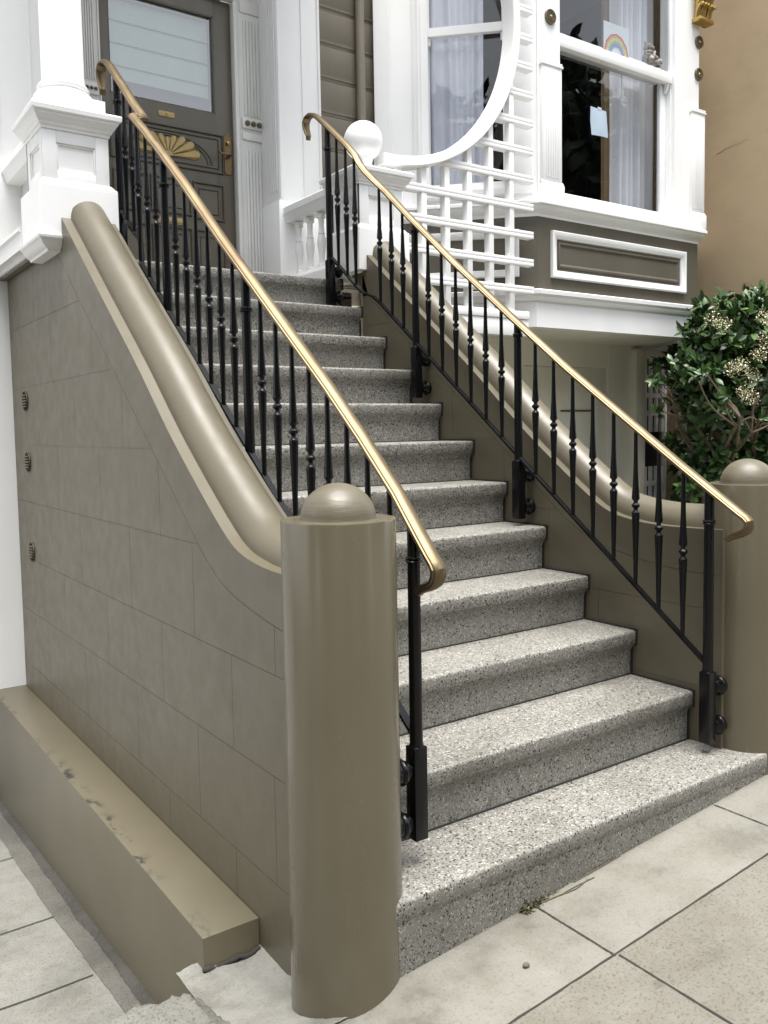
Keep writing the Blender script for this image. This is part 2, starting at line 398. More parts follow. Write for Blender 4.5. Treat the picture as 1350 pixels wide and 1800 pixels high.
# gritty dark gutter at the foot of the ledge, with an uneven damp margin
def gutter(name, w0, w1, mat, dz, seed, hump):
    r = random.Random(seed); bm = BM(); prev = None; w = (w0+w1)/2
    for i in range(230):
        y = .80+i*.0125; w += r.uniform(-.0018, .0018); w = max(w0, min(w1, w)); z0 = dz_(max(y, .86))
        row = [bm.verts.new((-.2835-w*k, y, z0+dz+hump*(1-k)*(.8+r.random()*.5)+r.uniform(0, .003)*(k < 1))) for k in (0, .25, .5, .75, 1)]
        if prev:
            for k in range(4): bm.faces.new([prev[k], prev[k+1], row[k+1], row[k]])
        prev = row
    return tag(build(name, bm, mat, angle=60), kind='structure')
gutter("gutter_stain", .05, .10, M['damp'], .003, 2, .0)
gutter("gutter", .022, .036, M['gutter'], .006, 7, .020)
# broken edge where the sidewalk drops to the driveway: rough lump of aggregate concrete
def rough_grid(name, x0, x1, y0, y1, zf, mat, nx=34, ny=26, amp=.01, seed=3, keep=None):
    rnd = random.Random(seed); bm = BM(); V = {}
    for i in range(nx+1):
        for j in range(ny+1):
            x = x0+(x1-x0)*i/nx; y = y0+(y1-y0)*j/ny
            V[i, j] = bm.verts.new((x+rnd.uniform(-1, 1)*amp*.7, y+rnd.uniform(-1, 1)*amp*.7, zf(x, y)+rnd.uniform(-1, 1)*amp))
    for i in range(nx):
        for j in range(ny):
            if keep is None or keep(x0+(x1-x0)*(i+.5)/nx, y0+(y1-y0)*(j+.5)/ny): bm.faces.new([V[i, j], V[i+1, j], V[i+1, j+1], V[i, j+1]])
    return build(name, bm, mat, angle=50)
def sm(t): t = max(0, min(1, t)); return t*t*(3-2*t)
_lr = random.Random(31); _lj = [_lr.uniform(-.016, .016) for _ in range(400)]
def pat(x, y): return gz(x)+.005-.31*min(max(y-.015, 0), .36)+.004*math.sin(x*40+y*11)*sm(y*4)
def lump(x, y):
    u = (x+3.3)*22; i = int(u); e = .345+_lj[i]*(1-(u-i))+_lj[i+1]*(u-i)+.02*math.sin(x*9)
    z = gz(x)-.006+.006*math.sin(x*31+y*19)-.42*sm((y-e)/.30)-.05*sm((y-e+.03)/.05)
    if x > -.345 and y < .57: z = min(z, pat(x, y)-.012)
    elif x > -.42 and y < .57: z = min(z, gz(x)-.004-.25*min(max(y-.05, 0), .3)*sm((x+.42)/.07))
    return z
tag(rough_grid("broken_kerb", -3.2, -.293, .06, 1.0, lump, M['rubble'], 260, 84, .0055), kind='structure')
tag(rough_grid("mortar_patch", -.346, -.09, -.20, .57, pat, M['patch'], 22, 60, .0012, 5, lambda x, y: y > .0 or x < -.20), kind='structure')
bm = BM(); r_ = random.Random(8)
tube(bm, [(-.288+.0178*i, .521+r_.uniform(-.003, .003), .026+r_.uniform(-.006, .006)) for i in range(11)], [r_.uniform(.005, .011) for _ in range(11)], 6)
tag(build("dark_crevice", bm, M['joint'], angle=180), kind='structure')  # dark tube standing in for the dark gap at the ledge front
# street
bm = BM(); quad(bm, [(-60, -4.2, -.1), (60, -4.2, -.1), (60, -60, -.1), (-60, -60, -.1)])
tag(build("road", bm, M['road'], smooth=False), kind='structure')
bm = BM(); quad(bm, [(-60, 6, -1.3), (60, 6, -1.3), (60, 80, -1.3), (-60, 80, -1.3)]); quad(bm, [(-60, -4.2, -1.3), (60, -4.2, -1.3), (60, 6, -1.3), (-60, 6, -1.3)])
tag(build("ground", bm, M['road'], smooth=False), kind='structure')

# ================================================================== terrazzo stair
st = thing("terrazzo_staircase", "speckled grey terrazzo steps climbing from the sidewalk to the porch between two taupe walls", "stairs", (.75, 0, .17))
caulk = BM()
for k in range(1, 13):
    y, z = NOSE[k]; yb = (NOSE[k+1][0]+.06) if k < 12 else 3.42
    zb = NOSE[k-1][1]-.02 if k > 1 else -.05
    x0, x1 = XI-.004, WR-.006
    if k == 1: x0, x1 = -.055, 1.552
    ra = .011; t = .052
    # section: tread, rounded nosing, cove under it, riser
    pr = [(yb, z), (y+ra, z)]+[(y+ra-ra*math.sin(a), z-ra+ra*math.cos(a)) for a in (PI/8, PI/4, 3*PI/8, PI/2)]
    pr += [(y+.001, z-t+.006), (y+.004, z-t)]
    if k > 1: pr += [(y+.013, z-t-.008), (y+.019, z-t-.020), (y+.023, z-t-.036)]
    else: pr += [(y+.006, z-t-.01)]
    pr += [(y+(.024 if k > 1 else .010), zb), (yb, zb)]
    if k == 1:   # the bottom step runs past the wall ends, notched round the piers
        bm = BM(); prism(bm, pr, 'x', x0, x1)
        bm2 = bm
    else:
        bm2 = BM(); prism(bm2, pr, 'x', x0, x1)
    build("step", bm2, M['terrazzo'], st, angle=50)
    if k > 1:
        c0 = NOSE[k][0]
        yn = NOSE[k+1][0]+.02 if k < 12 else c0+.2
        box(caulk, WR-.012, WR-.0005, c0+.006, yn, z-.002, z+.006)
        zt = z-.0
        box(caulk, WR-.0085, WR-.0005, c0-.004, c0+.012, z-t-.004, z+.004)
        box(caulk, WR-.0085, WR-.0005, c0+.018, c0+.027, NOSE[k-1][1], z-t-.01)
    # dark line where riser meets tread
    if k > 1: box(caulk, XI, WR-.012, y+.018, y+.0245, NOSE[k-1][1]-.004, NOSE[k-1][1]+.0035)
build("caulk_line", caulk, M['caulk'], st, smooth=False)

# ================================================================== stair walls
BORD = catmull([(.20, .965), (.362, .972), (.565, 1.004), (.70, 1.040), (.792, 1.085), (.882, 1.145), (1.254, 1.432), (1.629, 1.722), (2.026, 2.029), (2.408, 2.33)], 4)
COURSE = [2.0375, 1.7305, 1.4344, 1.1433, .8426, .5614, .2591, -.04]
JOINT = [[2.80], [1.89, 2.52], [1.551, 2.175, 2.80], [1.20, 1.85, 2.48], [.391, .93, 1.52, 2.16, 2.78], [.664, 1.22, 1.83, 2.46], [.412, .93, 1.5, 2.15, 2.8], [.67, 1.2, 1.8, 2.4]]
def stair_wall(label, xf, xb, mirror, yend):
    """xf: face that is scored (outer on the left wall, inner on the right), xb: other face"""
    sg = 1 if xb > xf else -1
    t = thing("stair_wall", label, "wall", ((xf+xb)/2, .12, .17), "stepped side walls of the entrance stair")
    core = xf+sg*.0018
    body = [(.12, -.75)]+[(max(y, .12), z) for y, z in CAP]
    ztop = 2.40
    body += [(yend, ztop if yend > 2.5 else CAP[-1][1]), (yend, -.75)]
    bm = BM(); prism(bm, body, 'x', core, xb)
    build("wall_core", bm, M['taupe'], t)
    # scored render: shallow raised fields with real gaps between them
    bm = BM(); g = .0009
    lo = [(y, z-g*1.3) for y, z in BORD]; hi = [(y, z+g*1.3) for y, z in BORD]
    if yend > 2.5: field = [(.125, -.75), (.125, lo[0][1])]+lo+[(yend-.003, lo[-1][1]+.0), (yend-.003, -.75)]
    else: field = [(.125, -.75), (.125, lo[0][1])]+lo+[(yend-.003, lo[-1][1]), (yend-.003, -.75)]
    zs = [9]+COURSE[:]+[-2]
    for i in range(len(zs)-1):
        js = [-1]+JOINT[i if i < len(JOINT) else -1]+[9] if i < 8 else [-1, 9]
        for a, b in zip(js, js[1:]):
            pl = clip(field, [(1, 0, b-g), (-1, 0, -a-g), (0, 1, zs[i]-g), (0, -1, -zs[i+1]-g)])
            pl2 = [pl[0]] if pl else []
            for q in pl[1:]:
                if (Vector(q)-Vector(pl2[-1])).length > 1e-4: pl2.append(q)
            if len(pl2) > 2 and (Vector(pl2[0])-Vector(pl2[-1])).length < 1e-4: pl2.pop()
            if len(pl2) >= 3: prism(bm, pl2, 'x', xf, xf+sg*.0022)
    bordb = [(max(y, .125), z-.0002) for y, z in CAP if y >= .12]
    up = [(.125, bordb[0][1])]+bordb
    if yend > 2.5: up += [(yend-.003, 2.398)]
    else: up += [(yend-.003, CAP[-1][1])]
    dn = [h for h in hi if h[0] < (yend-.01)]
    if yend < 2.5: dn = [h for h in hi if h[0] < yend-.01]
    poly = up+[(yend-.003, dn[-1][1])]+dn[::-1]+[(.125, dn[0][1])]
    prism(bm, poly, 'x', xf, xf+sg*.0022)
    build("scored_render", bm, M['taupe'], t, smooth=False)
    # rounded coping roll lying on the sloping top
    cx = .0058 if sg > 0 and xf < 0 else WR+.1165
    r = .078
    prof = [(-r, .0005)]+[(-r*math.cos(a), r*math.sin(a)*1.0) for a in [PI*i/14 for i in range(1, 14)]]+[(r, .0005)]
    bm = BM(); sweep(bm, [(cx, y, z-.0015) for y, z in CAP], prof, side=(1, 0, 0)); build("coping_roll", bm, M['taupe'], t, angle=40)
    # flat shoulder strips either side of the roll, carried over the inner face
    if xf < 0:
        bm = BM(); sweep(bm, [(cx, y, z-.0008) for y, z in CAP if y > .42], [(r+.006, -.02), (.1195-cx, -.02), (.1195-cx, 0), (r+.006, 0)], side=(1, 0, 0))
        build("coping_shoulder", bm, M['taupe'], t)
    return t
lw = stair_wall("left taupe stair wall with scored blocks, round coping and near domed pier", XO, XI, False, 3.345)
rw = stair_wall("right taupe stair wall beside the bay, its domed pier at the photo's right edge", WR, WRO, True, 2.30)
def pier(t, cx, cy, zb):
    R = .1385 if cx < 1 else .1326
    bm = BM(); lathe(bm, [(R*1.012, zb), (R*1.0, zb+.3), (R*.992, 1.274), (R*.985, 1.2775)], cx, cy, n=72)
    p = build("pier", bm, M['taupe_gloss'], t, angle=50)
    r0 = .0905
    bm = BM(); lathe(bm, [(r0*1.01, 1.2765)]+[(r0*math.cos(a), 1.279+.084*math.sin(a)) for a in [PI/2*i/16 for i in range(0, 16)]]+[(.0001, 1.363)], cx, cy, n=56, cap=False)
    build("dome", bm, M['taupe_brushed'], p, angle=60)
tb = paint("taupe_brushed_paint", TAUPE, .42, .10, 3, .0, False)
_n = tb.node_tree; M['taupe_brushed'] = tb
for nd in _n.nodes:
    if nd.type == 'BUMP': nd.inputs['Strength'].default_value = .12
for nd in _n.nodes:
    if nd.type == 'TEX_NOISE' and abs(nd.inputs['Scale'].default_value-60) < .1:
        mp = _n.nodes.new('ShaderNodeMapping'); mp.inputs['Scale'].default_value = (.25, .25, 2.2)
        tcn = [q for q in _n.nodes if q.type == 'TEX_COORD'][0]
        _n.links.new(tcn.outputs['Object'], mp.inputs[0]); _n.links.new(mp.outputs[0], nd.inputs['Vector'])
pier(lw, -.0735, .1237, -.05); pier(rw, 1.6127, .1237, .05)
# louvred drain vents near the far end of the left wall
for z in (1.661, 1.350, .886):
    y = 3.05; bm = BM()
    lathe(bm, [(.050, -.007), (.050, -.002), (.044, -.004), (.0435, -.0008), (.0001, -.0006)], XO-.0005, y, z, 28, 'x', cap=False)
    v = build("drain_vent", bm, [M['taupe'], M['joint']], lw)
    for pq in v.data.polygons:
        if (Vector(pq.center).y+lw.location.y-y)**2+(Vector(pq.center).z+lw.location.z-z)**2 < .036**2: pq.material_index = 1  # dark disc painted in for the shaded gaps behind the louvres
    bm = BM()
    for i in range(5):
        zz = z-.028+i*.014; h = math.sqrt(max(0, .040**2-(zz-z)**2)); box(bm, XO-.011, XO-.002, y-h, y+h, zz-.0035, zz+.0035, .001)
    build("louvre", bm, M['siding'], v)
# painted ledge along the foot of the left wall
bm = BM(); box(bm, -.2842, XO-.001, .526, 3.345, -.9, .116, .004)
lg = build("concrete_ledge", bm, M['ledge'], base=(-.2842, .526, -.32))
tag(lg, "long low taupe ledge with scuffed edge along the foot of the left stair wall", "ledge")

# ================================================================== iron railings
def baluster_bm():
    """one turned iron baluster, foot at z=0, 0.585 high, hexagonal-soft section"""
    pr = [(.0062, 0), (.0066, .02), (.0080, .12), (.0108, .23), (.0125, .282), (.0128, .290), (.0105, .294), (.0070, .300), (.0066, .306), (.0085, .3085), (.0130, .314), (.0134, .318), (.0130, .322), (.0085, .3275), (.0066, .330), (.0070, .336), (.0105, .341), (.0128, .345), (.0124, .352), (.0105, .385), (.0080, .45), (.0066, .53), (.0062, .62)]
    pr = [(r*1.14, q) for r, q in pr]
    bm = BM(); lathe(bm, pr, 0, 0, 0, 14); return bm
HP = [(-.0225, -.006), (-.0225, .002), (-.019, .004), (-.018, .007), (-.012, .0115), (0, .0135), (.012, .0115), (.018, .007), (.019, .004), (.0225, .002), (.0225, -.006), (.015, -.009), (-.015, -.009)]
def railing(label, x, d, slope, zb0, yb0, hand, wallx, ys, zs):
    """x: rail line, d: inboard shift (signed) of the top section, zb0 at yb0: bottom bar, hand: handrail path (x-offset,y,z)"""
    t = thing("stair_railing", label, "railing", (x, ys[0], .4), "iron stair railings with brass handrails")
    zbar = lambda y: zb0+slope*(y-yb0)
    hp = sorted([(b, c) for a, b, c in hand[8:26]])
    def zhand(y):
        for (y0, z0), (y1, z1) in zip(hp, hp[1:]):
            if y0 <= y <= y1: return z0+(z1-z0)*(y-y0)/(y1-y0)
        return hp[-1][1]
    bm = BM(); sweep(bm, [(x+o, y, z) for o, y, z in hand], HP, side=(1, 0, 0)) if False else None
    # handrail: sweep with a sideways axis that stays horizontal
    bm = BM(); P = [Vector((x+o, y, z)) for o, y, z in hand]; rings = []
    for i in range(len(P)):
        tg = (P[min(i+1, len(P)-1)]-P[max(i-1, 0)]).normalized(); s = Vector((1, 0, 0)); s = (s-tg*s.dot(tg)).normalized(); n = s.cross(tg).normalized()
        k = 1.0
        e = min(i, len(P)-1-i)
        if e < 4: k = (.55, .68, .8, .92)[e]
        rings.append([bm.verts.new(P[i]+s*a*k+n*b*(1 if e > 1 else .8)) for a, b in HP])
    for A, B in zip(rings, rings[1:]):
        for j in range(len(HP)): bm.faces.new([A[j], A[(j+1) % len(HP)], B[(j+1) % len(HP)], B[j]])
    bm.faces.new(rings[0][::-1]); bm.faces.new(rings[-1])
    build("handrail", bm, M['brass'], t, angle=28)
    # bottom bar with its inboard jog near the top
    yj0, yj1 = 2.02, 2.16
    bp = [(x, ys[0], zbar(ys[0])), (x, yj0, zbar(yj0)), (x+d*.35, yj0+.045, zbar(yj0)+.045), (x+d*.7, yj1-.03, zbar(yj1)-.035), (x+d, yj1, zbar(yj1)), (x+d, ys[3], zbar(ys[3]))]
    bm = BM(); sweep(bm, bp[:2]+bp[2:], [(-.011, -.0045), (.011, -.0045), (.011, .0045), (-.011, .0045)], side=(1, 0, 0)); build("bottom_bar", bm, M['iron'], t, angle=30)
    # posts
    for i, (y, zr) in enumerate(zip(ys, zs)):
        px = x+(d if i == 3 else 0)
        zbt = zbar(y)-.022; zsh = zbt-.245; sgn = 1 if wallx > x else -1
        ztop = zhand(y)-.008
        bm = BM(); lathe(bm, [(.0175, zbt-.004), (.0172, zbt+.06), (.0158, ztop)], px, y, 0, 20)
        ps = build("post", bm, M['iron'], t)
        bm = BM(); lathe(bm, [(.016, zr-.010), (.0205, zr-.0075), (.0215, zr-.004), (.0185, zr-.001), (.0215, zr+.003), (.0205, zr+.006), (.016, zr+.009)], px, y, 0, 20); build("collar", bm, M['iron'], ps)
        bm = BM(); h = .0205
        box(bm, px-h, px+h, y-h, y+h, zsh, zbt, .003)
        lathe(bm, [(.0205, zbt-.002), (.0175, zbt+.007)], px, y, 0, 20); build("shoe", bm, M['iron'], ps)
        # turned stand-off rosettes between shoe and wall
        for zz in (zbt-.058, zbt-.196):
            L = abs(wallx-px)+.002
            a0 = .019
            pr = [(.012, a0), (.012, a0+.006), (.020, a0+.009), (.0245, a0+.014), (.021, a0+.019), (.026, a0+.023), (.0335, a0+.028), (.0355, a0+.034), (.0335, a0+.040), (.030, a0+.043)]+([(.030, max(L, a0+.046))] if L < .11 else [(.010, a0+.045), (.010, L)])
            bm = BM(); lathe(bm, [(r, sgn*q) for r, q in pr], px, y, zz, 24, 'x'); build("rosette", bm, M['iron'], ps)
    # balusters
    first = None; src = baluster_bm(); bmc = None
    slots = []
    for a, b, n in ((ys[0], ys[1], 8), (ys[1], ys[2], 6)):
        for i in range(n): slots.append((a+(b-a)*(i+1)/(n+1), 0))
    for y in (1.835, 1.93, 2.03): slots.append((y, 0))
    for y in (2.17, 2.25, 2.335): slots.append((y, d))
    for y, o in slots:
        zf = zbar(y)+(.0 if not o else .0)
        sc = (zhand(y)-.007-zf)/.62
        if first is None:
            first = build("baluster", src, M['iron'], t, base=(0, 0, 0)); b = first
        else: b = dup(first, t, (0, 0, 0))
        b.location = Vector((x+o, y, zf))-t.location; b.scale = (1, 1, sc)
    return t
YS = (.1253, 1.037, 1.737, 2.422)
RX, LX = 1.3942, .150
handR = [(0, .060, 1.104), (0, .050, 1.110), (0, .030, 1.121), (0, .004, 1.130), (0, -.014, 1.140), (0, -.022, 1.155), (0, -.021, 1.169), (0, -.010, 1.180), (0, .013, 1.194), (0, .10, 1.252), (0, .231, 1.340), (0, .753, 1.706), (0, 1.071, 1.945), (0, 1.438, 2.228), (0, 1.775, 2.503), (0, 1.97, 2.668),
         (0, 2.01, 2.700), (-.012, 2.045, 2.735), (-.038, 2.085, 2.785), (-.052, 2.12, 2.835), (-.055, 2.152, 2.884), (-.055, 2.235, 2.958), (-.055, 2.395, 3.086), (-.055, 2.505, 3.172), (-.055, 2.555, 3.204), (-.055, 2.598, 3.218), (-.055, 2.632, 3.212), (-.055, 2.650, 3.190), (-.055, 2.648, 3.160), (-.055, 2.634, 3.132), (-.055, 2.624, 3.112), (-.055, 2.628, 3.092)]
handL = [(0, .106, 1.075), (0, .096, 1.082), (0, .078, 1.092), (0, .050, 1.101), (0, .033, 1.111), (0, .024, 1.126), (0, .024, 1.143), (0, .033, 1.156), (0, .055, 1.178), (0, .10, 1.226), (0, .186, 1.320), (0, .341, 1.461), (0, .519, 1.612), (0, 1.167, 2.124), (0, 1.498, 2.400), (0, 1.772, 2.616), (0, 2.02, 2.800),
         (0, 2.055, 2.826), (.012, 2.062, 2.832), (.038, 2.070, 2.836), (.052, 2.078, 2.838), (.055, 2.095, 2.850), (.055, 2.20, 2.935), (.055, 2.339, 3.060), (.055, 2.487, 3.189), (.055, 2.53, 3.222), (.055, 2.575, 3.243), (.055, 2.620, 3.246), (.055, 2.645, 3.225), (.055, 2.648, 3.19), (.055, 2.636, 3.155), (.055, 2.624, 3.13), (.055, 2.628, 3.108)]
railing("right black iron railing with brass handrail, beside the bay window wall", RX, -.055, .7655, .689, .153, handR, WR, YS, (1.157, 1.868, 2.430, 2.985))
railing("left black iron railing with brass handrail, nearest the camera behind the domed pier", LX, .055, .797, .717, .153, handL, XI, YS, (1.157, 1.895, 2.465, 3.010))

# ================================================================== porch pedestals, column, ball
def pedestal(label, cx, cy, withball):
    t = thing("porch_pedestal", label, "pedestal", (cx, cy, LAND), "white panelled porch pedestals")
    h = .168
    bm = BM()
    prism(bm, [(cx-h, 2.335), (cx+h, 2.335), (cx+h, 2.552), (cx-h, 2.552)], 'y', cy-h, cy+h, .003)
    sq = [(cx-h+.012, cy-h+.012, 0), (cx+h-.012, cy-h+.012, 0), (cx+h-.012, cy+h-.012, 0), (cx-h+.012, cy+h-.012, 0)]
    sweep(bm, [(a, b, 2.551) for a, b, _ in sq], [(-.03, 0), (.011, 0), (.011, .006), (.003, .012), (-.004, .022), (-.012, .03), (-.03, .03)], up=(0, 0, 1), closed=True)
    build("plinth", bm, M['white'], t)
    d = .141; z0, z1 = 2.57, 2.795
    bm = BM(); box(bm, cx-d+.012, cx+d-.012, cy-d+.012, cy+d-.012, z0, z1)
    # stiles and rails leave a sunk panel on each face
    for ax in range(4):
        R = Matrix.Rotation(ax*PI/2, 3, 'Z')
        def bx(x0, x1, zz0, zz1, y0, y1, bev=.002):
            b2 = BM(); box(b2, x0, x1, y0, y1, zz0, zz1, bev)
            for v in b2.verts: v.co = R @ v.co + Vector((cx, cy, 0))
            tmp = bpy.data.meshes.new("t"); b2.to_mesh(tmp); b2.free(); bm.from_mesh(tmp); bpy.data.meshes.remove(tmp)
        e = .0
        sh = .0 if ax % 2 == 0 else .0012
        bx(-d+sh, -d+.058, z0, z1, -d+e, -d+.02); bx(d-.058, d-sh, z0, z1, -d+e, -d+.02)
        bx(-d+.058, d-.058, z0, z0+.052, -d+e, -d+.02); bx(-d+.058, d-.058, z1-.058, z1, -d+e, -d+.02)
        # bead round the panel
        for q in ((-d+.058, -d+.066, z0+.052, z1-.058), (d-.066, d-.058, z0+.052, z1-.058)): bx(q[0], q[1], q[2], q[3], -d+.005, -d+.02, .003)
        for q in ((z0+.052, z0+.060), (z1-.066, z1-.058)): bx(-d+.066, d-.066, q[0], q[1], -d+.005, -d+.02, .003)
    build("die", bm, M['white'], t)
    bm = BM(); s4 = [(cx-d, cy-d), (cx+d, cy-d), (cx+d, cy+d), (cx-d, cy+d)]
    sweep(bm, [(a, b, 2.790) for a, b in s4], [(-.05, 0), (.006, 0), (.006, .012), (.014, .016), (.018, .028), (.024, .032), (.030, .044), (.037, .051), (.037, .060), (.048, .066), (.050, .084), (.046, .090), (-.05, .0905)], up=(0, 0, 1), closed=True)
    box(bm, cx-d+.02, cx+d-.02, cy-d+.02, cy+d-.02, 2.795, 2.8802)
    build("cap", bm, M['white'], t)
    if withball:
        bm = BM(); lathe(bm, [(.083, 2.879), (.083, 2.886), (.070, 2.892), (.060, 2.905), (.050, 2.93), (.047, 2.95), (.05, 2.962), (.055, 2.975)], cx-.015, cy, 0, 36)
        f = build("ball_neck", bm, M['white'], t)
        bm = BM(); bmesh.ops.create_uvsphere(bm, u_segments=48, v_segments=28, radius=.107, matrix=Matrix.Translation((cx-.015, cy, 3.068))); build("ball", bm, M['white'], f, angle=180)
    return t
lp = pedestal("white panelled pedestal on the left stair wall carrying the fluted column", -.030, 2.42, False)
rp = pedestal("white panelled pedestal topped by a white ball on the right stair wall", 1.583, 2.42, True)
# corbel moulding under the left pedestal, outside the wall
bm = BM(); sweep(bm, [(XO, 2.252, 2.336), (-.198, 2.252, 2.336), (-.198, 2.60, 2.336)][::-1], [(-.09, 0), (.012, 0), (.010, -.010), (.0, -.018), (-.006, -.034), (-.022, -.046), (-.03, -.050), (-.034, -.060), (-.09, -.060)], up=(0, 0, 1))
build("corbel", bm, M['white'], lp)
colx = -.035
t = thing("porch_column", "white fluted round column standing on the left porch pedestal", "column", (colx, 2.42, 2.881))
bm = BM(); box(bm, colx-.14, colx+.14, 2.28, 2.56, 2.8815, 2.948, .003); lathe(bm, [(.118, 2.947), (.128, 2.958), (.128, 2.972), (.118, 2.984), (.106, 2.988), (.102, 2.998), (.110, 3.004), (.112, 3.014), (.104, 3.024), (.096, 3.030)], colx, 2.42, 0, 48)
build("base", bm, M['white'], t)
bm = BM(); lathe(bm, [(.0925, 3.028), (.0915, 3.05), (.090, 3.06), (.086, 5.3)], colx, 2.42, 0, 160, flute=20, fl_d=.006); build("shaft", bm, M['white'], t, angle=60)
# porch floor beam / band on the left side of the porch
bandp = BM()
def balustrade(label, cx, y0, y1, n):
    t = thing("porch_balustrade", label, "balustrade", (cx, (y0+y1)/2, LAND), "white balustrades at the porch sides")
    bm = BM(); w = .068
    sweep(bm, [(cx, y0, 2.752), (cx, y1, 2.752)], [(-.045, 0), (.045, 0), (.050, .014), (.056, .024), (.058, .040), (w, .052), (w, .086), (w-.008, .094), (0, .104), (-w+.008, .094), (-w, .086), (-w, .052), (-.058, .040), (-.056, .024), (-.050, .014)], side=(1, 0, 0)); build("coping", bm, M['white'], t)
    bm = BM(); sweep(bm, [(cx, y0, 2.318), (cx, y1, 2.318)], [(-.062, 0), (.062, 0), (.062, .085), (.052, .098), (.042, .112), (-.042, .112), (-.052, .098), (-.062, .085)], side=(1, 0, 0)); build("bottom_rail", bm, M['white'], t)
    first = None
    for i in range(n):
        y = y0+(y1-y0)*(i+.6)/(n+.2) if n > 1 else y0+.10
        if first is None:
            bm = BM(); pr = [(.026, 0), (.026, .018), (.018, .022), (.016, .05), (.020, .09), (.027, .14), (.026, .16), (.018, .19), (.022, .196), (.018, .202), (.015, .24), (.018, .28), (.026, .284), (.026, .312)]
            lathe(bm, pr, 0, 0, 0, 18); first = build("baluster", bm, M['white'], t, base=(0, 0, 0)); b = first
        else: b = dup(first, t, (0, 0, 0))
        b.location = Vector((cx, y, 2.434))-t.location
    return t
balustrade("short white balustrade running back from the ball pedestal to the house", 1.502, 2.565, 3.115, 4)
balustrade("white balustrade behind the left pedestal, cut by the photo's left edge", -.10, 2.565, 3.6, 1)

# ================================================================== house
hs = thing("victorian_house", "white and taupe house with panelled front door, porch and bay window above the stair", "house", (1.5, 3.4, .2))
H = lambda name, bm, mat, parent=hs, **k: build(name, bm, mat, parent, **k)
# porch base band on the left, with mouldings, over the taupe wall
bm = BM(); sweep(bm, [(-.112, 4.6, 2.338), (-.112, 2.60, 2.338)], [(0, 0), (.088, 0), (.088, .070), (.100, .078), (.100, .092), (.086, .100), (.070, .112), (0, .112)], up=(0, 0, 1)); H("porch_band", bm, M['white'])
bm = BM(); box(bm, -.150, -.1128, 2.62, 3.344, 2.304, 2.3372, .004); H("porch_band_moulding", bm, M['siding'])
# garage side trim: white corner board standing on the ledge, left of the taupe wall
bm = BM(); box(bm, -.60, -.08, 3.3465, 3.50, .117, 2.337); box(bm, -.60, -.203, 3.346, 3.50, 2.3372, 2.52); H("garage_corner_board", bm, M['white'])
bm = BM(); box(bm, -3.0, -.598, 3.40, 3.6, -.9, 2.45); H("garage_door", bm, M['white'])
bm = BM(); box(bm, -6, -.12, 3.72, 3.9, 2.45, 6.2); H("left_front_wall", bm, M['white'])
# porch floor body and inner wall
bm = BM(); box(bm, XI-.06, WR+.1, 2.56, 3.42, 1.9, LAND-.055); H("porch_floor_body", bm, M['taupe'])
bm = BM(); box(bm, -.075, -.03, 2.6, 3.72, 2.40, 2.78, .003); H("porch_side_panel", bm, M['offwhite'])
# porch ceiling and entablature above the picture
bm = BM(); box(bm, -.35, 1.78, 2.2, 3.6, 5.3, 5.42); box(bm, -.3, 1.75, 2.25, 2.45, 4.95, 5.31); H("porch_roof", bm, M['white'])
# square piers either side of the recessed door
def pier_sq(x0, x1, flute_left):
    zb = 2.3 if flute_left else 2.455
    bm = BM(); y0, y1 = 3.12, 3.42
    box(bm, x0, x1, y0, y1, zb, 5.3, .004)
    bx0, bx1 = x0-.012, x1+.012
    box(bm, bx0, bx1, y0-.014, y1-.01, zb, 2.885, .004)
    # front edging strips and side flutes
    for a, b in ((x0+.004, x0+.022), (x1-.022, x1-.004), (x0+(x1-x0)*.55, x0+(x1-x0)*.55+.012)): box(bm, a, b, y0-.008, y0+.01, 2.90, 5.28, .003)
    xs = x0 if flute_left else x1
    for k in range(4):
        yy = y0+.022+k*.027; box(bm, xs-.006, xs+.006, yy, yy+.013, 2.95, 5.28, .003)
    return bm
H("porch_pier", pier_sq(1.42, 1.728, True), M['white']); H("porch_pier", pier_sq(-.176, .132, False), M['white'])
# wall round the front door (plane y=3.35), pilasters with bead blocks
YD = 3.35
bm = BM()
box(bm, .13, .428, YD+.02, YD+.16, LAND, 5.3); box(bm, 1.249, 1.425, YD+.02, YD+.16, LAND, 5.3)
H("door_wall", bm, M['offwhite'])
def pilaster(x0, x1):
    bm = BM(); y = YD-.012
    box(bm, x0, x1, y, YD+.021, LAND, 5.3, .003)
    return bm
def door_pilaster(x0, x1, zb):
    p = H("door_pilaster", pilaster(x0, x1), M['offwhite']); cxp = (x0+x1)/2; w = x1-x0
    bm = BM()
    for za, zc in ((2.42, zb-.16), (zb+.05, zb+.62)):
        for k in range(5):
            xx = x0+w*.2+k*w*.13; box(bm, xx, xx+w*.075, YD-.022, YD-.008, za, zc, .003)
    box(bm, x0+w*.08, x0+w*.92, YD-.024, YD-.009, zb-.10, zb-.055, .004); box(bm, x0+w*.08, x0+w*.92, YD-.022, YD-.009, zb+.66, zb+.74, .008)
    build("fluting", bm, M['offwhite'], p)
    bm = BM(); box(bm, x0+w*.06, x0+w*.94, YD-.028, YD-.010, zb-.03, zb+.03, .003); b = build("bead_block", bm, M['offwhite'], p)
    bm = BM()
    for k in range(3): ball(bm, (cxp+(k-1)*w*.24, YD-.032, zb), w*.105, 2)
    build("bead_ornament", bm, M['ring'], p)
door_pilaster(1.275, 1.440, 3.383); door_pilaster(.318, .418, 3.400)
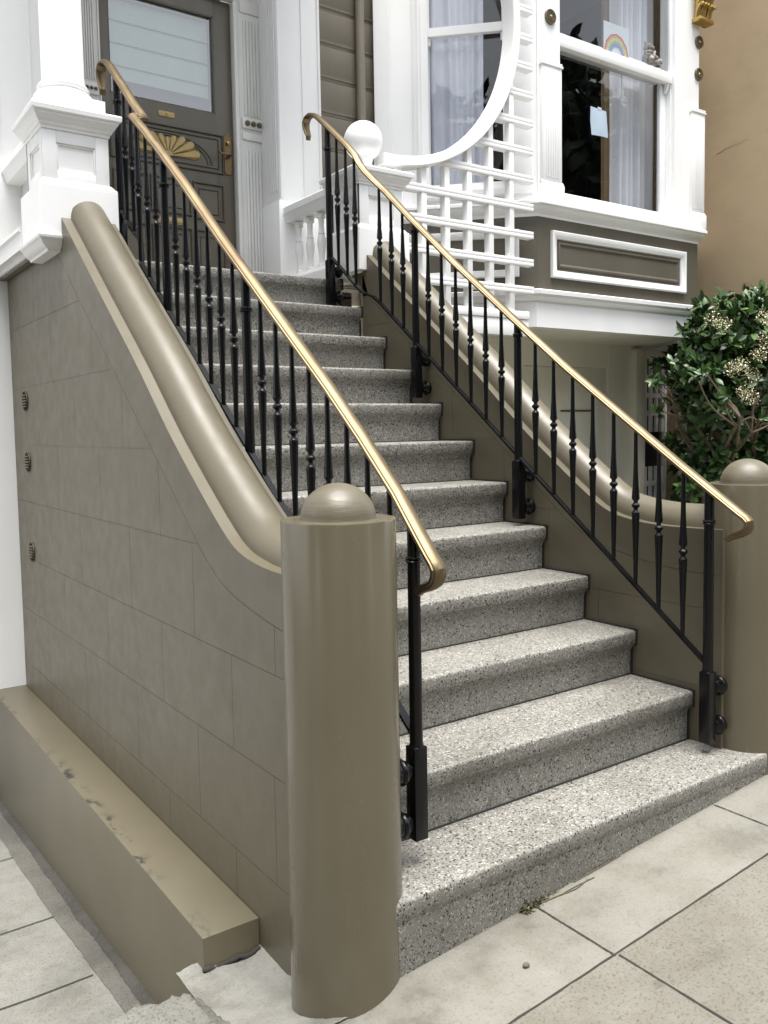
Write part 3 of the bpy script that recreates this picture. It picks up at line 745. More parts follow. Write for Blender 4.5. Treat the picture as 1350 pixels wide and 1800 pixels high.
# casing between door and pilaster
bm = BM(); box(bm, 1.247, 1.272, YD-.02, YD+.03, LAND, 4.10, .004); box(bm, .4185, .428, YD-.02, YD+.03, LAND, 4.10, .003); box(bm, .4185, 1.272, YD-.02, YD+.03, 4.10, 4.16, .004); box(bm, .42, 1.27, YD+.0, YD+.10, 4.161, 5.3)
H("door_casing", bm, M['offwhite'])
# ---- front door
dx0, dx1 = .430, 1.245
door = None
bm = BM(); y = YD+.03
gx0, gx1, gz0, gz1 = .491, 1.133, 3.42, 3.995
box(bm, dx0, gx0, y, y+.045, LAND+.01, 4.098, .002); box(bm, gx1, dx1, y, y+.045, LAND+.01, 4.098, .002)
box(bm, gx0, gx1, y, y+.045, LAND+.01, gz0, 0); box(bm, gx0, gx1, y, y+.045, gz1, 4.098, 0)
door = H("front_door", bm, M['door'])
bm = BM(); quad(bm, [(gx0, y+.022, gz0), (gx1, y+.022, gz0), (gx1, y+.022, gz1), (gx0, y+.022, gz1)]); D = lambda n, b, m, p=door, **k: build(n, b, m, p, **k); D("door_glass", bm, M['glassdoor'])
bm = BM()
for a, b, c, d in ((gx0, gx0+.008, gz0, gz1), (gx1-.008, gx1, gz0, gz1), (gx0, gx1, gz0, gz0+.008), (gx0, gx1, gz1-.008, gz1)): box(bm, a, b, y+.002, y+.02, c, d)
D("glazing_bead", bm, M['doordark'])
bm = BM(); box(bm, gx0+.01, gx1-.015, y+.060, y+.064, 3.525, 4.05)
bl = D("blind", bm, M['blind'])
bm = BM()
for z in (3.60, 3.725, 3.85, 3.975): box(bm, gx0+.01, gx1-.015, y+.054, y+.0605, z-.003, z+.003)  # dark strips drawn along the blind's fold lines
build("fold_line", bm, M['blindline'], bl)
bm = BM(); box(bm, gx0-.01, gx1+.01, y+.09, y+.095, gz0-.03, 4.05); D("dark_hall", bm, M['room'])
def mould(bm, x0, x1, z0, z1, yy, w=.014, h=.012):
    sweep(bm, [(x0, yy, z0), (x1, yy, z0), (x1, yy, z1), (x0, yy, z1)], [(0, 0), (0, -.0), (w*.3, h), (w*.7, h), (w, 0)], up=(0, -1, 0), closed=True)
# fan panel
bm = BM(); mould(bm, .49, 1.165, 3.075, 3.287, y); mould(bm, .515, 1.14, 3.098, 3.264, y, .008, .008); D("panel_moulding", bm, M['doordark'])
fx, fz = .818, 3.122
bm = BM()
for R, w in ((1.0, .012), (1.10, .010)):
    arc = [(fx+.255*R*math.cos(a), y-.002, fz-.012+.132*R*math.sin(a)) for a in [PI*i/24 for i in range(25)]]
    tube(bm, arc, .006, 6)
D("arch_moulding", bm, M['doordark'])
bm = BM(); n = 9
for i in range(n):
    a = PI*(i+.5)/n; L = .212*(.52+.48*abs(math.cos(a))**1.3); L = max(L, .115); wd = .019+.010*abs(math.cos(a)); c, s = math.cos(a), math.sin(a)*.95
    pts = [(.03, .004), (L*.55, wd*.62), (L*.82, wd), (L*.96, wd*.75), (L, 0), (L*.96, -wd*.75), (L*.82, -wd), (L*.55, -wd*.62), (.03, -.004)]
    V0 = [bm.verts.new((fx+c*p-s*q, y-.003, fz+s*p+c*q)) for p, q in pts]; V1 = [bm.verts.new((fx+c*p*.97-s*q*.6, y-.016, fz+s*p*.97+c*q*.6)) for p, q in pts]
    bm.faces.new(V0); bm.faces.new(V1[::-1])
    for k in range(len(pts)): bm.faces.new([V0[k], V1[k], V1[(k+1) % len(pts)], V0[(k+1) % len(pts)]])
prism(bm, [(fx+.030*math.cos(a), fz-.004+.030*math.sin(a)) for a in [PI*i/12 for i in range(13)]], 'y', y-.020, y-.003, .003)
D("fan_ornament", bm, M['goldpaint'])
# square lower panels
bm = BM()
for x0, x1, z0, z1 in ((.985, 1.16, 2.79, 2.985), (.50, .675, 2.79, 2.985), (.985, 1.16, 2.42, 2.70), (.50, .675, 2.42, 2.70), (.72, .945, 2.42, 2.70), (.72, .945, 2.80, 2.985)):
    mould(bm, x0, x1, z0, z1, y, .016, .012); mould(bm, x0+.03, x1-.03, z0+.03, z1-.03, y, .009, .006)
D("lower_panel_moulding", bm, M['doordark'])
bm = BM(); box(bm, .770, .868, y-.006, y, 3.343, 3.375, .002); lathe(bm, [(.008, 0), (.008, -.006), (.001, -.008)], .819, y-.006, 3.359, 12, 'y'); box(bm, .815, .823, y-.011, y-.006, 3.35, 3.369, .001); D("bell_plate", bm, M['goldpaint'])
bm = BM(); box(bm, .745, .915, y-.008, y, 2.725, 2.765, .002); box(bm, .765, .895, y-.012, y-.008, 2.735, 2.755, .002); D("letter_slot", bm, M['goldpaint'])
bm = BM(); hx = 1.205; pts = [(hx-.026, 3.09), (hx-.026, 3.285)]+[(hx-.026*math.cos(a), 3.285+.026*math.sin(a)) for a in [PI*i/8 for i in range(1, 8)]]+[(hx+.026, 3.285), (hx+.026, 3.09)]+[(hx+.026*math.cos(a), 3.09-.026*math.sin(a)) for a in [PI*i/8 for i in range(1, 8)]]
prism(bm, pts, 'y', y-.008, y-.0005, .002); hd = D("lock_plate", bm, M['bronze'])
bm = BM(); lathe(bm, [(.011, 0), (.011, -.014), (.004, -.018)], hx, y-.008, 3.255, 16, 'y'); build("keyhole", bm, M['gold'], hd)
bm = BM(); tube(bm, catmull([(hx, y-.008, 3.175), (hx, y-.045, 3.175), (hx-.03, y-.05, 3.178), (hx-.062, y-.048, 3.176), (hx-.078, y-.046, 3.190), (hx-.070, y-.046, 3.202)], 4), .006, 8); lathe(bm, [(.014, 0), (.012, -.006), (.007, -.012)], hx, y-.008, 3.175, 14, 'y'); build("lever_handle", bm, M['bronze'], hd)
# ---- siding wall and rain pipe right of the porch pier (plane y=3.22)
YS_ = 3.22
bm = BM(); z = 3.500-.2165*6
while z < 5.4:
    pr = [(YS_+.06, z), (YS_+.012, z), (YS_+.012, z+.012), (YS_+.004, z+.020), (YS_+.004, z+.038), (YS_, z+.046), (YS_, z+.2085), (YS_+.06, z+.2085)]
    prism(bm, pr, 'x', 1.70, 2.262); z += .2165
box(bm, 1.70, 2.262, YS_+.035, YS_+.10, 2.0, 5.4)
H("siding", bm, M['clapboard'])
bm = BM(); lathe(bm, [(.029, 2.0), (.029, 5.4)], 2.076, YS_-.032, 0, 20); H("rain_pipe", bm, M['clapboard'])

# ================================================================== bay window
A0 = (2.213, 3.19); A1 = (2.947, 2.46); A2 = (4.64, 2.46); A3 = (5.30, 3.12)
BAYP = [A0, A1, A2, A3]
def plan(z, pts=BAYP): return [(a, b, z) for a, b in pts]
bay = thing("bay_window", "white and taupe angled bay window above the low entry, right of the moon gate", "bay window", (3.8, 3.0, 2.137))
B = lambda n, bm, m, p=bay, **k: build(n, bm, m, p, **k)
# coordinates along the slanted left side: s from A1 backwards, o = outwards
e45 = Vector((-1, .995, 0)).normalized(); o45 = Vector((-e45.y, e45.x, 0)); 
if o45.y > 0: o45 = -o45
def P45(s, o, z): v = Vector((A1[0], A1[1], 0))+e45*s+o45*o; return (v.x, v.y, z)
def box45(bm, s0, s1, o0, o1, z0, z1, bev=0):
    vs = [bm.verts.new(P45(s, o, z)) for s in (s0, s1) for o in (o0, o1) for z in (z0, z1)]
    F = [(0, 1, 3, 2), (4, 6, 7, 5), (0, 4, 5, 1), (2, 3, 7, 6), (0, 2, 6, 4), (1, 5, 7, 3)]; fs = [bm.faces.new([vs[i] for i in f]) for f in F]
    if bev: bmesh.ops.bevel(bm, geom=list(set(e for f in fs for e in f.edges)), offset=bev, segments=2, affect='EDGES')
sx = lambda x: (A1[0]-x)/abs(e45.x)     # x on the slanted face -> distance from the corner
# skirt, mouldings
th = .10
bm = BM()
inner = [(2.25, 3.30), (2.98, 2.56), (4.61, 2.56), (5.25, 3.30)]
prism(bm, [A0, A1, A2, A3, inner[3], inner[2], inner[1], inner[0]], 'z', 2.37, 2.875); B("bay_skirt", bm, M['siding'])
bm = BM(); prism(bm, [(a, b+.012) for a, b in BAYP]+[inner[3], inner[2], inner[1], inner[0]], 'z', 2.137, 2.372); B("bay_fascia", bm, M['white'])
bm = BM(); prism(bm, [(2.26, 3.30), (2.99, 2.57), (4.60, 2.57), (5.24, 3.30)], 'z', 2.150, 2.170); B("bay_soffit", bm, M['beige'])
def rail3d(bm, prof, z): sweep(bm, [(a, b, z) for a, b in BAYP], prof, up=(0, 0, 1))
bm = BM(); rail3d(bm, [(-.03, 0), (.004, 0), (.012, .010), (.016, .028), (.034, .042), (.036, .066), (.030, .072), (-.03, .072)], 2.305); B("crown_moulding", bm, M['white'])
bm = BM(); rail3d(bm, [(-.03, 0), (.004, 0), (.006, .014), (.016, .024), (.030, .034), (.048, .054), (.052, .064), (.066, .070), (.066, .088), (.058, .094), (-.06, .100)], 2.845); B("sill_moulding", bm, M['white'])
# front wall above the sill: pilaster strips, opening for the window
wx0, wx1, wz0 = 3.155, 4.352, 3.046; ZT = 5.4; Y0 = A1[1]
bm = BM(); prism(bm, [A1, (wx0, Y0), (wx0, Y0+.13), (inner[1][0], Y0+.13)], 'z', 2.94, ZT); prism(bm, [(wx1, Y0), A2, (inner[2][0], Y0+.13), (wx1, Y0+.13)], 'z', 2.94, ZT)
box(bm, wx0, wx1, Y0+.002, Y0+.13, 2.94, 2.985)
box(bm, wx0, wx1, Y0+.002, Y0+.13, 4.95, ZT); B("bay_wall", bm, M['white'])
def bay_pilaster(x0, x1):
    bm = BM()
    box(bm, x0, x1, Y0-.022, Y0+.01, 3.075, 3.815, .003)
    box(bm, x0-.008, x1+.008, Y0-.030, Y0+.008, 3.80, 3.816, .004); box(bm, x0-.004, x1+.004, Y0-.026, Y0+.008, 3.818, 3.832, .004)
    n = 6; w = (x1-x0-.05)/n
    for k in range(n):
        xx = x0+.025+k*w+w*.25
        box(bm, xx, xx+w*.5, Y0-.027, Y0-.015, 3.10, 3.775, .002)
    p = B("bay_pilaster", bm, M['white'])
    bm = BM(); box(bm, x0-.012, x1+.012, Y0-.034, Y0+.006, 2.946, 3.055, .003); sweep(bm, [(x0-.01, Y0-.031, 3.053), (x1+.01, Y0-.031, 3.053)], [(-.02, 0), (.0, 0), (-.006, .012), (-.012, .024), (-.02, .026)], up=(0, 0, 1)); build("pilaster_base", bm, M['white'], p)
bay_pilaster(2.972, 3.150); bay_pilaster(4.535, 4.690)
# window: frame, lower sash, upper sash
win = None
bm = BM()
box(bm, wx0, wx0+.012, Y0+.03, Y0+.11, wz0-.06, 4.95); box(bm, wx1-.012, wx1, Y0+.03, Y0+.11, wz0-.06, 4.95)
prism(bm, [(Y0-.012, 2.972), (Y0-.012, 2.992), (Y0+.03, 3.012), (Y0+.11, 3.020), (Y0+.11, 2.972)], 'x', wx0-.0, wx1+.0)
win = B("sash_window", bm, M['white'])
bm = BM(); ys0, ys1 = Y0+.066, Y0+.098
box(bm, wx0+.012, wx0+.03, ys0, ys1, 3.012, 4.0, .002); box(bm, 4.277, wx1-.012, ys0, ys1, 3.012, 4.0, .002); box(bm, wx0+.03, 4.277, ys0, ys1, 3.012, 3.050, .002); box(bm, wx0+.03, 4.277, ys0, ys1+.03, 3.98, 4.085, .002); build("lower_sash", bm, M['white'], win)
bm = BM(); yu0, yu1 = Y0+.028, Y0+.060
box(bm, wx0+.012, wx0+.022, yu0, yu1, 3.97, 4.95, .002); box(bm, wx1-.022, wx1-.012, yu0, yu1, 3.97, 4.95, .002); box(bm, wx0+.004, wx1-.004, yu0-.012, yu1, 3.970, 4.046, .003)
for xx in (wx0+.02, wx1-.035):
    prism(bm, [(yu0-.004, 3.97), (yu1, 3.97), (yu1, 3.925), (yu1-.006, 3.905), (yu0+.012, 3.925), (yu0+.006, 3.94)], 'x', xx-.012, xx+.012)
build("upper_sash", bm, M['white'], win)
bm = BM(); quad(bm, [(wx0+.03, ys0+.015, 3.05), (4.277, ys0+.015, 3.05), (4.277, ys0+.015, 3.98), (wx0+.03, ys0+.015, 3.98)]); build("lower_pane", bm, M['glass'], win, smooth=False)
bm = BM(); quad(bm, [(wx0+.022, yu0+.013, 4.046), (wx1-.022, yu0+.013, 4.046), (wx1-.022, yu0+.013, 4.95), (wx0+.022, yu0+.013, 4.95)]); build("upper_pane", bm, M['glass'], win, smooth=False)
# panel frames on the skirt
def frame_front(x0, x1, z0, z1):
    bm = BM(); sweep(bm, [(x0, Y0, z0), (x1, Y0, z0), (x1, Y0, z1), (x0, Y0, z1)], [(0, -.002), (0, .020), (.012, .026), (.024, .020), (.034, .018), (.046, .010), (.050, -.002)][::1], up=(0, -1, 0), closed=True)
    # profile grows inwards: mirror handled by winding
    return bm
def mould_frame(bm, fn, a0, a1, z0, z1, prof):
    """rectangular picture frame on a plane: fn(a, out, z) -> point; prof: (inset, out)"""
    rings = []
    for ca, cz, sa, sz in ((a0, z0, 1, 1), (a1, z0, -1, 1), (a1, z1, -1, -1), (a0, z1, 1, -1)):
        rings.append([bm.verts.new(fn(ca+sa*i, o, cz+sz*i)) for i, o in prof])
    m = len(prof)
    for k in range(4):
        A, Bq = rings[k], rings[(k+1) % 4]
        for j in range(m): bm.faces.new([A[j], A[(j+1) % m], Bq[(j+1) % m], Bq[j]])
FP = [(0, -.002), (0, .022), (.006, .027), (.022, .024), (.034, .014), (.046, .012), (.052, -.002)]
IP = [(0, -.002), (.004, .008), (.014, .010), (.026, .003), (.03, -.002)]
bm = BM(); mould_frame(bm, lambda a, o, z: (a, Y0-o, z), 3.062, 4.478, 2.462, 2.765, FP); pf = B("panel_frame", bm, M['white'])
bm = BM(); mould_frame(bm, lambda a, o, z: (a, Y0-o, z), 3.128, 4.412, 2.530, 2.700, IP); build("inner_bead", bm, M['siding'], pf)
bm = BM(); mould_frame(bm, lambda a, o, z: P45(a, o, z), .12, .95, 2.462, 2.765, FP); pf = B("panel_frame", bm, M['white'])
# slanted side above the sill
g0, g1 = sx(2.79), sx(2.454); L45 = (Vector(A0)-Vector(A1)).length
bm = BM(); box45(bm, .004, g0-.03, -.12, 0, 2.94, ZT); box45(bm, g1+.03, L45, -.12, 0, 2.94, ZT); box45(bm, g0-.03, g1+.03, -.12, -.002, 2.94, 3.05); box45(bm, g0-.03, g1+.03, -.12, -.002, 4.95, ZT)
B("slanted_wall", bm, M['white'])
bm = BM()
for a, b, o in ((g1+.005, g1+.055, .018), (g1+.055, g1+.075, .026), (g1+.105, g1+.112, .010), (.03, g0-.045, .006), (g0-.055, g0-.005, .014)): box45(bm, a, b, -.01, o, 2.99, ZT-.02, .003)
box45(bm, sx(2.275), sx(2.213)+.02, -.02, .035, 2.94, ZT-.02, .003)
box45(bm, g0-.06, g1+.08, -.01, .045, 2.985, 3.03, .004)
B("window_casing", bm, M['white'])
bm = BM(); box45(bm, g0-.03, g0-.002, -.075, -.045, 3.03, 4.07, .002); box45(bm, g1+.002, g1+.03, -.075, -.045, 3.03, 4.07, .002); box45(bm, g0-.002, g1+.002, -.075, -.045, 3.04, 3.094, .002)
sw = B("slanted_sash_window", bm, M['white'])
bm = BM(); box45(bm, g0-.03, g0+.002, -.040, -.012, 4.03, 4.95, .002); box45(bm, g1-.002, g1+.03, -.040, -.012, 4.03, 4.95, .002); box45(bm, g0-.03, g1+.03, -.045, -.006, 4.030, 4.088, .003)
for s in (g0+.0, g1-.0): box45(bm, s-.010, s+.010, -.035, -.014, 3.975, 4.03, .004)
build("upper_sash", bm, M['white'], sw)
bm = BM(); quad(bm, [P45(g1+.004, -.06, 3.09), P45(g0-.004, -.06, 3.09), P45(g0-.004, -.06, 4.05), P45(g1+.004, -.06, 4.05)]); build("lower_pane", bm, M['glass'], sw, smooth=False)
bm = BM(); quad(bm, [P45(g1, -.026, 4.08), P45(g0, -.026, 4.08), P45(g0, -.026, 4.95), P45(g1, -.026, 4.95)]); build("upper_pane", bm, M['glass'], sw, smooth=False)
# right slanted side (turned away), roof and the dark room inside
bm = BM(); prism(bm, [A2, A3, (A3[0]-.05, A3[1]+.1), (inner[2][0], Y0+.13)], 'z', 2.94, ZT); B("right_slanted_wall", bm, M['white'])
bm = BM(); prism(bm, [(a, b+.02) for a, b in BAYP]+[(5.30, 6.0), (2.21, 6.0)], 'z', ZT-.02, ZT+.2); B("bay_roof", bm, M['white'])
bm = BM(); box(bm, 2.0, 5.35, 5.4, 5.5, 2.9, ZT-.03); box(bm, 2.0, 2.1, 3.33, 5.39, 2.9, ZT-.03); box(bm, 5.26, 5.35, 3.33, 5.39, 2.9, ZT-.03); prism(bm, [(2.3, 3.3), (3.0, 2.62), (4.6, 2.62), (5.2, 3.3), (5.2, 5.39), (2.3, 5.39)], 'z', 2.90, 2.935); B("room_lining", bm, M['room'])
# round medallions and gilt capital
def medallion(x, z, r):
    bm = BM(); prof = [(r, 0), (r, -.012), (r*.95, -.016), (r*.84, -.016), (r*.80, -.005), (r*.74, -.005), (r*.70, -.016), (r*.60, -.016), (r*.56, -.005), (r*.50, -.005), (r*.46, -.016), (r*.38, -.016), (r*.34, -.006), (r*.25, -.006)]
    lathe(bm, prof, x, Y0+.001, z, 36, 'y'); m = B("medallion", bm, M['ring'])
    bm = BM(); lathe(bm, [(r*.24, -.004), (r*.22, -.014), (r*.12, -.019), (.0005, -.020)], x, Y0, z, 18, 'y', cap=False); build("gilt_button", bm, M['goldpaint'], m)
medallion(3.063, 4.117, .047); medallion(4.632, 4.325, .045); medallion(4.630, 4.092, .045)
bm = BM(); cx_ = 4.632
box(bm, cx_-.085, cx_+.085, Y0-.075, Y0+.005, 4.445, 4.475, .006)
rnd = random.Random(4)
for row, (zz, n, hh) in enumerate(((4.475, 5, .10), (4.54, 5, .11), (4.62, 3, .12))):
    for i in range(n):
        xx = cx_-.065+.13*i/(n-1)+rnd.uniform(-.006, .006); yy = Y0-.035-.006*row
        tube(bm, catmull([(xx, yy, zz), (xx+rnd.uniform(-.008, .008), yy-.012, zz+hh*.5), (xx, yy-.030, zz+hh*.85), (xx, yy-.050, zz+hh*.86), (xx, yy-.052, zz+hh*.70)], 3), [.017, .018, .019, .019, .018, .017, .016, .015, .014, .013, .012, .010, .008], 7)
for s in (-1, 1):
    sp = [(cx_+s*(.06+.032*(1-k/16)*math.cos(k*.75)), Y0-.07, 4.70+.032*(1-k/16)*math.sin(k*.75)) for k in range(15)]; tube(bm, sp, [.013-.0005*k for k in range(15)], 7)
box(bm, cx_-.05, cx_+.05, Y0-.04, Y0+.004, 4.47, 4.75); box(bm, cx_-.09, cx_+.09, Y0-.085, Y0+.004, 4.75, 4.79, .006)
B("gilt_capital", bm, M['gold'])
# recessed entry under the bay: pale wall with a flush door
YE = 3.2
bm = BM(); box(bm, 1.69, 3.53, YE, YE+.12, .1, 2.30); box(bm, 4.50, 4.84, YE, YE+.12, .1, 2.30); box(bm, 3.53, 4.50, YE+.004, YE+.12, 1.955, 2.30); H("under_bay_wall", bm, M['beige'])
bm = BM(); box(bm, 3.536, 4.494, YE+.018, YE+.06, .2, 1.949, .003)
for z0, z1 in ((.5, 1.0), (1.06, 1.60)):
    box(bm, 3.70, 4.33, YE+.012, YE+.02, z0, z1, .006)
ed = H("entry_door", bm, M['beige'])
bm = BM(); box(bm, 3.95, 4.30, YE+.004, YE+.019, 1.600, 1.612, .002); build("panel_groove_line", bm, M['doordark'], ed)  # dark bar drawn in for the shade of the door's panel groove
bm = BM(); box(bm, 4.78, 4.90, YE-.06, YE+.01, .2, 2.12, .004); H("entry_corner_post", bm, M['beige'])

# ================================================================== moon-gate lattice screen
YL = 2.42; RC = (1.722, 3.95); RR = .965
lat = thing("lattice_screen", "white square lattice screen with a round moon gate opening between ball pedestal and bay", "trellis", (2.2, YL, 2.2))
bm = BM(); sl = .0185; dp = .024
vx = [1.625+.1725*i for i in range(7)]   # verticals
def arc_z(x):  # lower rim height at x, None if clear of the circle
    d = RR*RR-(x-RC[0])**2
    return None if d <= 0 else RC[1]-math.sqrt(d)
for x in vx[1:]:
    top = arc_z(x)
    if x > 1.75: box(bm, x-sl, x+sl, YL-dp, YL+dp, 2.20, (top-.0 if top else 5.3), .002)
    if top and x > 2.5: box(bm, x-sl, x+sl, YL-dp, YL+dp, 2*RC[1]-top, 5.3, .002)
z = 2.353
while z < 5.3:
    d = RR*RR-(z-RC[1])**2
    x0 = RC[0]+math.sqrt(d)+.0 if d > 0 else 1.77
    if z < 2.90: x0 = 1.77
    x1 = 2.842
    if x1 > x0+.02:
        # two-lath rail: a groove runs along its face
        box(bm, x0, x1, YL-dp-.004, YL+dp+.004, z-.0225, z-.0018, .0012); box(bm, x0, x1, YL-dp-.004, YL+dp+.004, z+.0002, z+.021, .0012)
        box(bm, x0, x1, YL-dp+.004, YL+dp-.004, z-.01, z+.01)
    z += .172
box(bm, 1.77, 2.80, YL-dp-.006, YL+dp+.006, 2.165, 2.215, .003); box(bm, 1.70, 2.80, YL-dp+.002, YL+dp-.002, 2.06, 2.163, .003)
build("lattice", bm, M['white'], lat)
bm = BM()
rings = []
for i in range(97):
    a = math.radians(-93+160*i/96); c, s = math.cos(a), math.sin(a)
    rings.append([bm.verts.new((RC[0]+(RR+u)*c, YL+w, RC[1]+(RR+u)*s)) for u, w in ((-.028, -.05), (-.022, -.056), (.022, -.056), (.028, -.05), (.028, .05), (-.028, .05))])
for A, Bq in zip(rings, rings[1:]):
    for j in range(6): bm.faces.new([A[j], A[(j+1) % 6], Bq[(j+1) % 6], Bq[j]])
bm.faces.new(rings[0]); bm.faces.new(rings[-1][::-1])
build("ring_frame", bm, M['white'], lat)

# ================================================================== things in the windows
def curtain(label, fn, a0, a1, z0, z1, mat, n=90, amp=.022, waves=9, seed=1):
    rnd = random.Random(seed); ph = [rnd.uniform(0, 6) for _ in range(4)]; bm = BM(); prev = None
    for i in range(n+1):
        u = i/n; a = a0+(a1-a0)*u
        o = amp*(math.sin(u*waves*2*PI+ph[0]+1.2*math.sin(u*7+ph[1]))+.4*math.sin(u*waves*4.3+ph[2]))
        v = [bm.verts.new(fn(a+.01*math.sin(k*2+ph[3]+u*9)*k/3, o*(1+.25*k/3), z0+(z1-z0)*k/3)) for k in range(4)]
        if prev:
            for k in range(3): bm.faces.new([prev[k], v[k], v[k+1], prev[k+1]])
        prev = v
    o = build("curtain", bm, mat, angle=180)
    return tag(o, label, "curtain", "curtains hanging behind the bay window panes")
curtain("white pleated curtain at the right side of the large front window", lambda a, o, z: (a, 2.72+o, z), 3.98, 4.45, 2.96, 5.2, M['curtain'], 70, .026, 6, 3)
curtain("narrow brown curtain edge beside the white curtain in the front window", lambda a, o, z: (a, 2.75+o, z), 3.90, 3.985, 2.96, 5.2, M['lining'], 24, .010, 2, 8)
curtain("pale lilac curtain filling the slanted window seen through the moon gate", lambda a, o, z: P45(a, -.16+o, z), sx(2.70), sx(2.38), 3.0, 5.2, M['curtainblue'], 90, .016, 5, 5)
# pull cord
bm = BM(); tube(bm, [(3.935, 2.60, 3.30), (3.935, 2.60, 4.95)], .004, 6); tag(build("pull_cord", bm, M['curtain']), "thin white curtain cord hanging left of the white curtain in the front window", "cord")
# paper taped to the lower pane
bm = BM(); yp = Y0+.074; prev = None
for i in range(9):
    u = i/8; x = 3.524+.172*u; b = .010*math.sin(u*PI)
    lo = bm.verts.new((x+.014-.004*u, yp-.004-b*.6, 3.482+.006*u)); md = bm.verts.new((x+.010*math.sin(u*3), yp-.005-b, 3.575)); hi = bm.verts.new((x-.012*(u-.4), yp-.003, 3.672-.006*u))
    if prev: bm.faces.new([prev[0], lo, md, prev[1]]); bm.faces.new([prev[1], md, hi, prev[2]])
    prev = (lo, md, hi)
o = build("taped_paper", bm, M['paper'], base=(3.61, yp, 3.575), angle=180); tag(o, "small pale blue sheet of paper taped to the dark lower window pane", "paper")
bm = BM(); box(bm, 3.60, 3.638, yp-.006, yp-.003, 3.662, 3.680); build("tape", bm, M['drawing'], o)
# rainbow drawing standing on the meeting rail
yr = Y0+.052
dr = thing("rainbow_drawing", "child's crayon rainbow drawing on paper propped behind the upper window pane", "drawing", (3.77, yr, 4.046))
bm = BM(); box(bm, 3.640, 3.905, yr, yr+.0015, 4.047, 4.262); build("sheet", bm, M['drawing'], dr, smooth=False)
for i, n in enumerate(('red', 'orange', 'yellow', 'green', 'blue', 'violet')):
    r1 = .128-i*.0125; r0 = r1-.0125; bm = BM(); pr = None
    for k in range(25):
        a = PI*k/24; wv = .002*math.sin(k*1.7+i)
        p = (bm.verts.new((3.772+(r0+wv)*math.cos(a), yr-.0012, 4.048+(r0+wv)*1.18*math.sin(a))), bm.verts.new((3.772+(r1+wv)*math.cos(a), yr-.0012, 4.048+(r1+wv)*1.18*math.sin(a))))
        if pr: bm.faces.new([pr[0], pr[1], p[1], p[0]])
        pr = p
    build("rainbow_band", bm, M['c_'+n], dr, smooth=False)
# plush bear sitting on the meeting rail behind the pane
bx, by, bz = 4.175, Y0+.098, 4.087
tb_ = thing("plush_bear", "grey tweed plush bear sitting behind the upper pane by the curtain", "plush toy", (bx, by, bz))
bm = BM()
ball(bm, (bx, by, bz+.05), .048, 3, (1, .85, 1.1)); ball(bm, (bx, by-.005, bz+.122), .038, 3, (1.05, .95, .95)); ball(bm, (bx, by-.038, bz+.113), .016, 2)
for s in (-1, 1):
    ball(bm, (bx+s*.033, by, bz+.155), .014, 2, (1, .6, 1)); tube(bm, [(bx+s*.035, by-.01, bz+.085), (bx+s*.058, by-.03, bz+.06), (bx+s*.052, by-.045, bz+.035)], [.016, .015, .017], 10); tube(bm, [(bx+s*.028, by-.02, bz+.02), (bx+s*.045, by-.055, bz+.018), (bx+s*.052, by-.075, bz+.02)], [.02, .019, .021], 10)
build("body", bm, M['plush'], tb_, angle=180)
bm = BM(); lathe(bm, [(.030, bz+.088), (.036, bz+.093), (.036, bz+.099), (.030, bz+.104)], bx, by-.003, 0, 20); box(bm, bx+.004, bx+.02, by-.050, by-.040, bz+.055, bz+.098, .003, Matrix.Rotation(.4, 3, 'Y')); build("scarf", bm, M['scarf'], tb_)

# ================================================================== neighbour's wall, gate, fence
bm = BM(); box(bm, 5.30, 5.6, 1.55, 6.5, -.3, 7.5)
nb = build("neighbour_wall", bm, M['stucco'], base=(5.3, 2.5, 0)); tag(nb, "yellow tan stucco wall of the neighbouring building with stains and cracks", "wall")
bm = BM(); rnd = random.Random(11)
def crack(y, z, L, sl):
    pts = [(5.2985, y, z)]
    for i in range(12): pts.append((5.2985, pts[-1][1]-L/12, pts[-1][2]+sl*L/12+rnd.uniform(-.012, .012)))
    tube(bm, pts, [.0013*(1-i/14) for i in range(13)], 5)
crack(2.75, 3.70, .30, .12); crack(2.5, 2.62, .10, -.5)
build("crack", bm, M['lining'], nb)
gt = thing("lattice_gate", "shaded white lattice side gate with post beside the flowering tree under the bay", "gate", (5.08, 3.22, .5))
bm = BM(); box(bm, 4.845, 4.925, 3.19, 3.27, .2, 2.14, .004); build("gate_post", bm, M['offwhite'], gt)
bm = BM()
box(bm, 4.926, 5.295, 3.215, 3.255, 2.055, 2.14, .003); box(bm, 4.926, 4.955, 3.216, 3.254, .3, 2.054, .003); box(bm, 5.27, 5.295, 3.216, 3.254, .3, 2.054, .003)
for x in (5.012, 5.088, 5.164, 5.24): box(bm, x-.014, x+.014, 3.22, 3.245, .3, 1.12); box(bm, x-.014, x+.014, 3.22, 3.245, 1.42, 2.055)
z = .36
while z < 2.02:
    if not 1.12 < z < 1.44: box(bm, 4.955, 5.27, 3.212, 3.235, z-.021, z+.021)
    z += .153
build("gate_lattice", bm, M['white'], gt)
bm = BM(); box(bm, 4.93, 5.292, 3.30, 3.32, .2, 2.10); build("gate_dark_sheet", bm, M['room'], gt)  # near-black sheet added for the shade in the gate openings
bm = BM(); box(bm, 4.91, 4.945, 3.18, 3.19, .99, 1.13, .003); lathe(bm, [(.007, 0), (.007, .11)], 4.93, 3.172, 1.0, 10); build("latch", bm, M['metal'], gt)
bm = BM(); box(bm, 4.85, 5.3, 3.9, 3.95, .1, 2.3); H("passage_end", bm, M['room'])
fc = thing("picket_fence", "white board fence glimpsed through the gaps of the flowering tree", "fence", (5.2, 2.3, .4))
bm = BM()
for i in range(14):
    y = 1.35+i*.125; box(bm, 5.235, 5.258, y, y+.085, .4, 1.72, .003)
build("picket", bm, M['offwhite'], fc)
